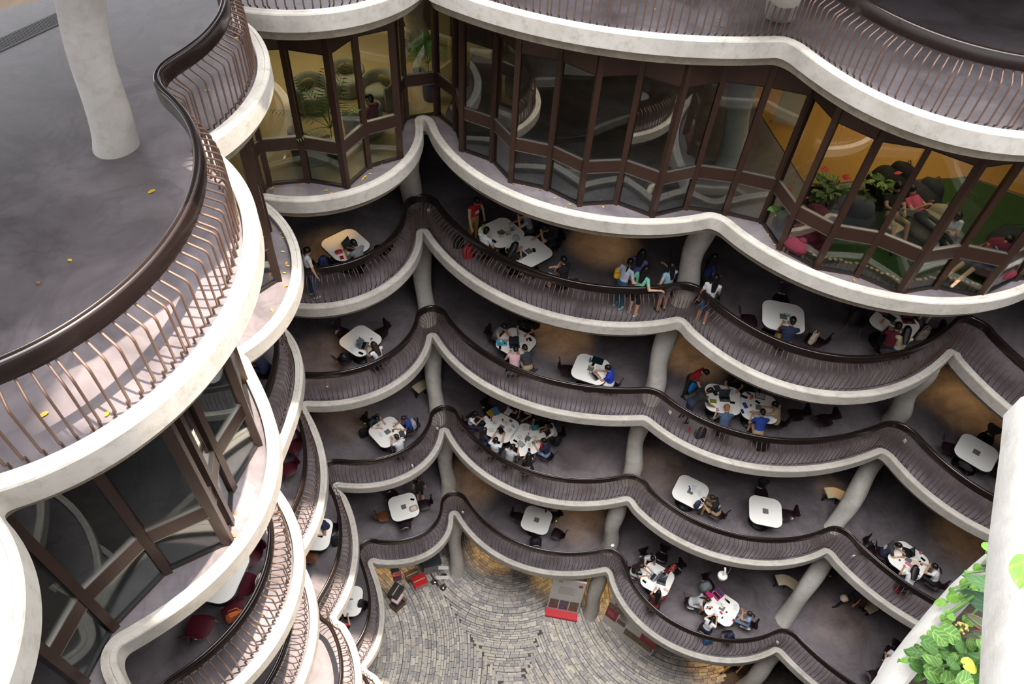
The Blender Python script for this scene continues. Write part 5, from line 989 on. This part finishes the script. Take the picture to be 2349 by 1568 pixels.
for px in [(1434, 12), (1500, 19), (1648, 42), (1670, 50), (1655, 62), (2163, 112)]: drop(7, px, 'terrace floor behind the balusters', None, .8)
for px in [(638, 429), (692, 422), (752, 437), (758, 445), (800, 430), (835, 408), (842, 404), (852, 400), (877, 378), (920, 366), (952, 282), (625, 433), (618, 436)]: drop(6, px, 'back left glazed ledge')
for px in [(612, 483), (620, 500), (626, 519), (632, 505), (654, 546), (668, 562), (671, 585), (645, 578), (659, 601), (664, 611), (656, 627), (650, 535), (661, 655), (622, 708), (613, 478)]: drop(6, px, 'inner left glazed ledge')
for px in [(1115, 395), (1122, 400), (1150, 393), (1180, 424), (1204, 425), (1243, 437), (1270, 455), (1272, 468), (1310, 470), (1384, 477), (1298, 478)]: drop(6, px, 'middle glazed ledge')
for px in [(1742, 513), (1727, 541), (1775, 563), (2086, 677), (1765, 535), (1960, 645)]: drop(6, px, 'right glazed ledge')
for px in [(516, 1130), (525, 1135), (530, 1143), (536, 1120), (538, 1128), (525, 1236), (533, 1228), (540, 1170), (602, 953), (517, 797)]: drop(6, px, 'big left glazed ledge', 2)
# ------------------------------------------------------------------ lounge behind the back left glass
M_UPH = mat('grey_upholstery', s2l(150, 150, 134), .9, var=.06, scale=20); M_CUSH = mat('olive_cushion', s2l(136, 124, 88), .9, var=.08, scale=20)
def armchair(px, to, label, z=20.0):
    p = un(*px, z+.42); g2 = un(*to, z+.42); a = math.atan2(g2.y-p.y, g2.x-p.x)-PI/2; t = thing('tub_armchair', label, 'armchair', (p.x, p.y, z+.02), a, 'tub armchairs in the lounge')
    MB().lathe([(.34, .03), (.36, .06), (.36, .36), (.33, .42), (.2, .44)], 24).build('seat_drum', M_UPH, t)
    rings = []
    for i in range(25):
        b = -PI*.14+PI*1.28*i/24+PI; h = .74-.12*abs(i/12-1)**2; c, s = math.cos(b), math.sin(b)
        rings.append([(c*.46, s*.44, .05), (c*.48, s*.46, h*.6), (c*.47, s*.45, h), (c*.42, s*.40, h+.03), (c*.36, s*.34, h-.02), (c*.34, s*.33, .3), (c*.34, s*.33, .05)])
    MB().loft(rings).build('wrap_back', M_UPH, t, sharp=60)
    MB().ell((0, -.20, .56), (.20, .08, .18), 14, 8, M=Matrix.Rotation(-.35, 3, 'X')).build('cushion', M_CUSH, t); return t
armchair((716, 214), (790, 270), 'tub armchair behind the left palm in the lounge'); armchair((795, 180), (800, 260), 'tub armchair facing the glass at the lounge back'); armchair((870, 205), (800, 240), 'tub armchair on the right of the lounge'); armchair((832, 268), (780, 230), 'tub armchair with a reader beside the glass'); armchair((712, 325), (770, 280), 'tub armchair at the left near the glass')
person(6, (846, 228), (790, 250), 'sit', 'short', ('maroon', 's'), ('denim', 'p'), 'seated person in maroon shirt and jeans inside the lounge', chair=False, dz=.02)
M_PALM = mat('palm_green', s2l(88, 146, 60), .5, var=.25, scale=6); M_PALM2 = mat('palm_dark', s2l(44, 78, 44), .5, var=.25, scale=6); M_POT = rgb('black_pot', 36, 36, 40, .4)
def palm(px, label, z=20.02, n=13, h=.95, ln=.85, m=None, pot=(.17, .36)):
    p = un(*px, z); t = thing('potted_palm', label, 'plant', p, 0, 'potted palms'); MB().lathe([(pot[0]*.72, 0), (pot[0]*.8, .02), (pot[0], pot[1]), (pot[0]*.93, pot[1]), (pot[0]*.88, pot[1]-.04)], 20).build('pot', M_POT, t); MB().lathe([(pot[0]*.86, pot[1]-.05), (.01, pot[1]-.04)], 16).build('soil', rgb('soil', 56, 44, 36, .95), t)
    for k in range(n):
        a = k*2.4; tilt = .35+.75*((k*7) % 10)/10; L = ln*random.uniform(.8, 1.1); mb = MB(); pts = []
        for i in range(8):
            s = i/7; r_ = L*s*math.sin(tilt)*.95; zz = pot[1]+h*.35+L*(s*math.cos(tilt)*1.1-.45*s*s*math.sin(tilt)); pts.append(Vector((math.cos(a)*r_, math.sin(a)*r_, zz)))
        mb.tube([Vector((0, 0, pot[1]-.04))]+pts, [.010]*2+[.008-.0008*i for i in range(7)], 5)
        sd = Vector((-math.sin(a), math.cos(a), 0))
        for i in range(13):
            s = .22+.76*i/12; q = s*7; i0 = min(6, int(q)); c = pts[i0].lerp(pts[i0+1], q-i0); d = (pts[i0+1]-pts[i0]).normalized(); w = .26*math.sin(PI*min(1, s*.8+.2))+.05
            for e in (-1, 1):
                tip = c+(sd*e*.85+d*.55+Vector((0, 0, -.25))).normalized()*w; mid = c.lerp(tip, .45)+Vector((0, 0, .015)); wv = d*.012
                mb.add([c, mid-wv, tip, mid+wv], [(0, 1, 2, 3)], 0)
        mb.build('frond', m or M_PALM, t)
    return t
palm((770, 372), 'bright green palm in black pot near the lounge glass', h=1.5, ln=1.5, n=12); palm((962, 190), 'dark green palm behind the recessed glass', n=14, h=1.0, ln=.8, m=M_PALM2); palm((985, 228), 'slim palm in tall dark pot at the recess', n=10, h=1.0, ln=.75, pot=(.19, .62))
# ------------------------------------------------------------------ turf room behind the right glass
def beanbag(px, label, col, sc=1.0, h=.30):
    p = un(*px, 20.3); t = thing('bean_bag', label, 'bean bag', (p.x, p.y, 20.03), random.uniform(0, 3), 'bean bags on the turf'); m = rgb('bean_%d_%d_%d' % col, *col, .9, var=.08, scale=10)
    fn = lambda d: (1+.05*math.sin(5*d.x+4*d.y)*math.sin(4*d.z+3*d.x))*(1.12 if d.z < -.2 else 1.0)*(1-.18*max(0, d.z))
    MB().ell((0, 0, .33*sc), (.46*sc, .44*sc, .35*sc), 24, 14, fn=fn).ell((0, -.18*sc, .55*sc), (.30*sc, .22*sc, .24*sc), 18, 10, fn=fn).build('cover', m, t); MB().tube([(-.05, -.22*sc, .77*sc), (0, -.22*sc, .82*sc), (.05, -.22*sc, .77*sc)], .012, 6).build('loop', m, t)
    for s in (-1, 1): MB().tube([(s*.12*sc, .42*sc*math.cos(b_)+.0, .33*sc+.36*sc*math.sin(b_)) for b_ in (-.3, .2, .7, 1.1)], .006, 5).build('seam', m, t)
    return t
beanbag((1850, 520), 'maroon bean bag beside the red flowers', (104, 30, 48)); beanbag((1845, 545), 'second maroon bean bag close to the glass', (104, 30, 48), .9); beanbag((1952, 490), 'grey bean bag near the plants', (78, 80, 88), 1.05); beanbag((2040, 425), 'black bean bag under the black t-shirt lounger', (26, 24, 26), 1.1); beanbag((2138, 520), 'beige bean bag beside the laptop reader', (158, 146, 122), 1.0); beanbag((2275, 600), 'maroon bean bag at the right under the sleeper', (116, 28, 48), 1.0); beanbag((2110, 455), 'dark grey bean bag below the pink shirt lounger', (50, 50, 56), 1.0); beanbag((2320, 560), 'dark bean bag at the frame edge', (40, 42, 46), 1.0)
person(6, (2060, 430), (2085, 500), 'lounge', 'short', ('black', 's'), ('khaki', 's'), 'lounging person in black t-shirt and khaki shorts', chair=False, dz=.10); person(6, (2092, 436), (2150, 465), 'lie', 'long', ('hot', 's'), ('dgrey', 'p'), 'lounging person in pink shirt and grey jeans', chair=False, dz=.25); person(6, (2196, 498), (2175, 560), 'phone', 'bun', ('white', 's'), ('lgrey', 'p'), 'person in white reading with a laptop on turf', chair=False, dz=-.22); person(6, (2312, 552), (2215, 588), 'lie', 'short', ('navy', 's'), ('navy', 's'), 'lounging person with bare legs on maroon bean bag', chair=False, dz=.12, shoe='beige')
laptop(6, (2072, 486), (2060, 440), 'pale laptop on the khaki shorts lounger', (206, 198, 180), (90, 90, 96), h=.52); laptop(6, (2188, 548), (2196, 505), 'silver laptop before the person in white', (150, 152, 156), (60, 62, 68), h=.22); folder(6, (2054, 524), .6, 'tan board leaning by the khaki shorts lounger', (184, 160, 126), (.36, .26, .03), cat='board', h=.12); bottle(6, (2330, 545), 'pink bottle standing on the turf', (226, 70, 110), .2, .035, z=.05); bag(6, (2290, 606), .4, 'blue cloth heap on the maroon bean bag', (34, 50, 120), (.4, .26, .14), .42, 'blanket', False)
le = thing('log_edging', 'row of short round log posts edging the turf along the glass', 'edging', un(1795, 575, 20))
lm = MB().lathe([(.045, 0), (.045, .24), (.040, .25)], 9, mi=0).lathe([(.040, .2505), (.005, .252)], 9, mi=1).mesh('log', [rgb('log_bark', 84, 68, 54, .9), rgb('log_end', 176, 146, 104, .8)])
ep = [un(*q, 20.03) for q in [(1798, 572), (1870, 607), (1966, 625), (2060, 664), (2142, 651), (2243, 672), (2322, 634)]]; o0 = le.location
for a, b in zip(ep, ep[1:]):
    n_ = int((b-a).length/.098)
    for k in range(n_): inst('log', lm, le, a.lerp(b, k/n_)-o0+Vector((random.uniform(-.012, .012), random.uniform(-.012, .012), random.uniform(-.05, .01))))
# ------------------------------------------------------------------ broad leaves
def leaf_mat(name, c1, c2, k=9.0, rim=None, amt=.6):
    m = bpy.data.materials.new(name); m.use_nodes = True; nt = m.node_tree; b = nt.nodes['Principled BSDF']; b.inputs['Roughness'].default_value = .5; b.inputs['Specular IOR Level'].default_value = .25
    uvn = nt.nodes.new('ShaderNodeUVMap'); sx = nt.nodes.new('ShaderNodeSeparateXYZ'); nt.links.new(uvn.outputs[0], sx.inputs[0])
    ab = nt.nodes.new('ShaderNodeMath'); ab.operation = 'ABSOLUTE'; nt.links.new(sx.outputs[0], ab.inputs[0])
    m1 = nt.nodes.new('ShaderNodeMath'); m1.operation = 'MULTIPLY_ADD'; nt.links.new(ab.outputs[0], m1.inputs[0]); m1.inputs[1].default_value = -.35; nt.links.new(sx.outputs[1], m1.inputs[2])
    m2 = nt.nodes.new('ShaderNodeMath'); m2.operation = 'MULTIPLY'; nt.links.new(m1.outputs[0], m2.inputs[0]); m2.inputs[1].default_value = k*PI
    sn = nt.nodes.new('ShaderNodeMath'); sn.operation = 'SINE'; nt.links.new(m2.outputs[0], sn.inputs[0])
    pw = nt.nodes.new('ShaderNodeMapRange'); pw.inputs['From Min'].default_value = .55; pw.inputs['From Max'].default_value = 1; nt.links.new(sn.outputs[0], pw.inputs['Value'])
    mid = nt.nodes.new('ShaderNodeMapRange'); mid.inputs['From Min'].default_value = .10; mid.inputs['From Max'].default_value = .02; nt.links.new(ab.outputs[0], mid.inputs['Value'])
    mxv = nt.nodes.new('ShaderNodeMath'); mxv.operation = 'MAXIMUM'; nt.links.new(pw.outputs[0], mxv.inputs[0]); nt.links.new(mid.outputs[0], mxv.inputs[1])
    sc_ = nt.nodes.new('ShaderNodeMath'); sc_.operation = 'MULTIPLY'; sc_.inputs[1].default_value = amt; nt.links.new(mxv.outputs[0], sc_.inputs[0])
    mx = nt.nodes.new('ShaderNodeMixRGB'); nt.links.new(sc_.outputs[0], mx.inputs[0]); mx.inputs[1].default_value = (*c1, 1); mx.inputs[2].default_value = (*c2, 1); out = mx.outputs[0]
    if rim:
        rr = nt.nodes.new('ShaderNodeMapRange'); rr.inputs['From Min'].default_value = .82; rr.inputs['From Max'].default_value = .95; nt.links.new(ab.outputs[0], rr.inputs['Value']); m3 = nt.nodes.new('ShaderNodeMixRGB'); nt.links.new(rr.outputs[0], m3.inputs[0]); nt.links.new(out, m3.inputs[1]); m3.inputs[2].default_value = (*rim, 1); out = m3.outputs[0]
    nt.links.new(out, b.inputs['Base Color']); b.inputs['Subsurface Weight'].default_value = 0; MATS[name] = m; return m
def uvmesh(name, mbuv, m):
    mb, uv = mbuv; me = mb.mesh(name, m); l = me.uv_layers.new(name='UVMap'); idx = [v for p in me.polygons for v in p.vertices]
    l.data.foreach_set('uv', [c for i in idx for c in uv[i]]); return me
LM = dict(syn=leaf_mat('syngonium_leaf', s2l(78, 116, 52), s2l(142, 170, 108), 9), syn2=leaf_mat('syngonium_leaf_deep', s2l(56, 92, 42), s2l(104, 136, 74), 9, amt=.5), pot=leaf_mat('pothos_leaf', s2l(88, 132, 50), s2l(136, 164, 72), 4, amt=.35), big=leaf_mat('broad_leaf', s2l(70, 104, 62), s2l(112, 140, 96), 10, amt=.35), drk=leaf_mat('broad_dark_leaf', s2l(54, 84, 60), s2l(96, 122, 92), 10, amt=.3), yel=leaf_mat('yellow_leaf', s2l(188, 180, 64), s2l(206, 200, 110), 4, amt=.3), red=leaf_mat('red_edged_leaf', s2l(62, 84, 58), s2l(96, 100, 70), 8, s2l(190, 92, 84), .3), var=leaf_mat('variegated_leaf', s2l(70, 110, 40), s2l(214, 220, 140), 7, amt=.8), spa=leaf_mat('red_spathe', s2l(206, 50, 56), s2l(220, 80, 80), 3, amt=.2))
LS = {'syn': (1.0, .40, 8, 1.0, .30, .25), 'pot': (1.0, .42, 8, .6, .25, .15), 'big': (1.0, .24, 8, 0, .25, .25), 'red': (1.0, .17, 8, 0, .4, .25), 'spa': (1.0, .42, 6, .8, .3, .2)}
_lc = {}
def leaf(kind, m):
    if (kind, m) not in _lc: _lc[(kind, m)] = uvmesh('leaf', leaf_blade(*LS[kind]), LM[m])
    return _lc[(kind, m)]
def put_leaf(t, kind, m, base, tip, ln=None, up=Vector((0, 0, 1)), roll=0.0):
    d = (tip-base); L = ln or d.length; y = d.normalized(); x = y.cross(up).normalized(); z = x.cross(y); M = Matrix((x, y, z)).transposed() @ Matrix.Rotation(roll, 3, 'Y')
    o = inst('leaf', leaf(kind, m), t); o.matrix_local = Matrix.LocRotScale(base-t.location, M.to_quaternion(), Vector((L, L, L))); return o
def plant_box(px, label, z=20.03, n=46, spread=.5, hh=.55, flowers=5):
    p = un(*px, z); t = thing('leafy_plant', label, 'plant', p, 0, 'plants inside the turf room'); MB().loft([[(x*k, y*k, zz) for x, y in rsq(spread*1.3, .08, 4)] for k, zz in ((.85, 0), (1, .02), (1, .26), (.94, .26), (.9, .22))]).build('planter', M_POT, t)
    for k in range(n):
        a = random.uniform(0, 2*PI); r_ = spread*random.uniform(.1, .75); b = p+Vector((math.cos(a)*r_, math.sin(a)*r_, random.uniform(.28, hh))); d = Vector((math.cos(a+random.uniform(-.7, .7)), math.sin(a+random.uniform(-.7, .7)), random.uniform(-.1, .5))).normalized(); put_leaf(t, 'big' if k % 3 else 'syn', 'var' if k % 3 else 'syn2', b, b+d*random.uniform(.20, .32), roll=random.uniform(-.3, .3))
    mb = MB()
    for k in range(12): a = random.uniform(0, 6.28); mb.tube([(0, 0, .2), (math.cos(a)*spread*.3, math.sin(a)*spread*.3, hh*.9)], .006, 5)
    mb.build('stems', LM['syn2'], t)
    for k in range(flowers):
        a = k*2.2; b = p+Vector((math.cos(a)*spread*.45, math.sin(a)*spread*.45, hh+.18+.05*(k % 3))); o = put_leaf(t, 'spa', 'spa', b, b+Vector((math.cos(a), math.sin(a), .5)).normalized()*.15); o.name = 'flower'
    return t
plant_box((1885, 470), 'variegated plants with red flowers behind the right glass'); plant_box((1998, 470), 'variegated plant between bean bags and black lounger', n=30, spread=.36, hh=.7, flowers=1); plant_box((1795, 520), 'flowering plant at the left corner of the turf room', n=22, spread=.32, hh=.6, flowers=3)
# ------------------------------------------------------------------ planter in the foreground
M_PLW = stained('white_parapet', s2l(150, 148, 144), s2l(170, 168, 164), s2l(136, 132, 126), 3, 14, .8, .2)
ZP = 28.40
def strip(name, outer, inner, z, zb, m):
    P = [un(*q, z) for q in outer]; Q = [un(*q, z) for q in inner]; n_ = len(P); rings = []
    for a, b in zip(P, Q): d = (b-a).normalized()*.02; rings.append([Vector((a.x, a.y, zb)), Vector((a.x, a.y, z-.015)), Vector((a.x+d.x*.6, a.y+d.y*.6, z)), Vector((b.x-d.x*.6, b.y-d.y*.6, z-.004)), Vector((b.x, b.y, z-.02)), Vector((b.x, b.y, zb))])
    return MB().loft(rings).build(name, m, sharp=40)
struct(strip('trim_7', [(1930, 1690), (2013, 1568), (2062, 1500), (2111, 1435), (2163, 1372), (2215, 1313), (2268, 1264), (2320, 1221), (2400, 1160)], [(2010, 1690), (2088, 1568), (2118, 1533), (2155, 1480), (2191, 1424), (2226, 1385), (2268, 1340), (2311, 1298), (2400, 1220)], ZP, ZP-.07, M_PLW))
struct(strip('trim_8', [(2352, 900), (2345, 990), (2333, 1100), (2323, 1200), (2317, 1300), (2312, 1435), (2309, 1568), (2310, 1700)], [(2640, 900), (2640, 990), (2640, 1100), (2640, 1200), (2640, 1300), (2640, 1435), (2640, 1568), (2640, 1700)], 28.95, 28.88, M_PLW))
so_ = [un(*q, ZP-.12) for q in [(2000, 1700), (2085, 1568), (2150, 1470), (2225, 1380), (2330, 1270), (2430, 1180), (2520, 1400), (2500, 1700)]]
struct(MB().prism([(q.x, q.y) for q in so_], ZP-.16, ZP-.12).build('floor', rgb('planter_soil', 52, 44, 38, .95, var=.4, scale=40, bump=.6)))
def fg_plant(label, kind, specs, root_px, stemcol='syn2', nm='leafy_plant', grp='planter plants'):
    """leaves given as base pixel, tip pixel, height above the soil, material"""
    r0 = un(*root_px, ZP-.11); t = thing(nm, label, 'plant', r0, 0, grp); st = MB()
    for b, tp, hgt, m in specs:
        B = un(*b, ZP+hgt); T = un(*tp, ZP+hgt-.01); B, T = B+(B-T)*.12, T+(T-B)*.15; put_leaf(t, kind, m, B, T, up=((Vector((0, 0, HC))-B).normalized()*.75+Vector((0, 0, .4))).normalized(), roll=random.uniform(-.3, .3))
        mid = (B+r0)*.5+Vector((0, 0, .03)); st.tube([r0-r0, mid-r0, B-r0], [.004, .0035, .0025], 5)
    st.build('stems', LM[stemcol], t); return t
z5 = lambda x, y: (1980+x/4.26, 1200+y/4.26)
S = []
for (bx, by, tx, ty, m) in [(640, 1440, 820, 1500, 'syn'), (800, 1060, 990, 1130, 'syn'), (690, 1060, 840, 1190, 'syn'), (600, 1160, 760, 1230, 'syn2'), (580, 1270, 430, 1240, 'syn2'), (480, 1370, 620, 1400, 'syn2'), (620, 1280, 800, 1330, 'syn'), (740, 1400, 600, 1440, 'syn'), (1040, 1150, 1090, 1250, 'syn'), (1160, 1150, 1290, 1270, 'syn'), (780, 1260, 960, 1240, 'syn2'), (960, 1300, 1150, 1240, 'syn'), (1130, 1330, 960, 1380, 'syn2'), (1000, 1380, 1130, 1400, 'yel'), (1260, 1360, 1400, 1350, 'syn'), (1260, 1480, 1400, 1400, 'syn2'), (870, 1420, 990, 1440, 'syn2'), (820, 1560, 960, 1500, 'syn'), (960, 1560, 1110, 1510, 'syn'), (1120, 1400, 1270, 1410, 'syn2'), (860, 1380, 930, 1330, 'syn2'), (680, 1330, 560, 1290, 'syn2'), (470, 1310, 520, 1330, 'syn2'), (430, 1340, 360, 1330, 'pot'), (350, 1340, 325, 1335, 'pot'), (920, 1190, 1020, 1230, 'syn2'), (720, 1500, 640, 1560, 'syn2'), (1310, 1240, 1340, 1280, 'syn2'), (640, 1080, 720, 1130, 'yel'), (1180, 1450, 1230, 1540, 'syn2'), (900, 1290, 830, 1340, 'syn'), (540, 1200, 490, 1200, 'syn2')]: S.append((z5(bx, by), z5(tx, ty), random.uniform(.02, .16), m))
for k in range(34):
    x, y = random.uniform(500, 1400), random.uniform(1180, 1600); a = random.uniform(0, 6.3); S.append((z5(x, y), z5(x+130*math.cos(a), y+100*math.sin(a)), random.uniform(-.06, .05), 'syn2'))
fg_plant('pale veined arrowhead plant massed at the bottom right corner', 'syn', S, z5(950, 1420))
S = [(z5(a, b), z5(c, d), random.uniform(.0, .12), 'pot') for a, b, c, d in [(1235, 255, 1195, 175), (1250, 290, 1390, 270), (1360, 190, 1450, 200), (1205, 285, 1240, 300), (1225, 380, 1350, 400), (1095, 415, 1155, 470), (1000, 490, 1060, 520), (960, 600, 1050, 600), (845, 700, 935, 770), (800, 770, 700, 775), (820, 890, 905, 900), (950, 735, 1020, 735), (870, 640, 840, 670), (1210, 470, 1280, 520), (1400, 320, 1380, 350), (1060, 640, 1130, 640), (780, 950, 870, 950), (1000, 960, 1070, 940)]]
fg_plant('trailing heart-leaved vine hanging over the parapet', 'pot', S, z5(1380, 520))
S = [(z5(1430, 720), z5(1050, 495), .14, 'big'), (z5(1420, 900), z5(1000, 680), .08, 'drk'), (z5(1430, 560), z5(1290, 470), .10, 'big'), (z5(1430, 620), z5(1350, 520), .16, 'big'), (z5(1440, 840), z5(1285, 740), .20, 'yel'), (z5(1400, 880), z5(1205, 780), .15, 'pot'), (z5(1420, 1110), z5(1320, 960), .10, 'pot'), (z5(1440, 1180), z5(1350, 1060), .06, 'drk')]
fg_plant('broad-leaved plant with one yellow leaf beside the parapet', 'big', S, z5(1420, 800))
S = [(z5(1240, 1020), z5(1035, 870), .12, 'red'), (z5(1170, 1030), z5(1020, 890), .06, 'red'), (z5(1390, 1180), z5(1100, 1050), .10, 'red'), (z5(1270, 1040), z5(1390, 1030), .08, 'red'), (z5(1200, 1040), z5(1250, 960), .04, 'red'), (z5(1150, 1110), z5(980, 1090), .03, 'red')]
fg_plant('dark red-edged plant in the middle of the planter', 'red', S, z5(1250, 1060), 'red')
p = un(*z5(965, 1020), ZP+.06); t = thing('seed_head', 'dry yellowish seed cluster among the planter leaves', 'plant', p); mb = MB()
for k in range(26): a, b = random.uniform(0, 6.3), random.uniform(-.4, 1.2); mb.ell((.011*math.cos(a)*math.cos(b), .011*math.sin(a)*math.cos(b), .01*math.sin(b)), (.0028, .0028, .0028), 6, 4)
mb.build('seeds', rgb('seed_tan', 190, 170, 90), t); MB().tube([(0, 0, -.15), (0, 0, 0)], .004, 5).build('stalk', LM['syn2'], t)
# close leaf hanging into view at the right edge
fg_plant('blurred bright leaf over the white parapet at right edge', 'pot', [((2352, 1285), (2338, 1338), .62, 'pot')], (2420, 1250))
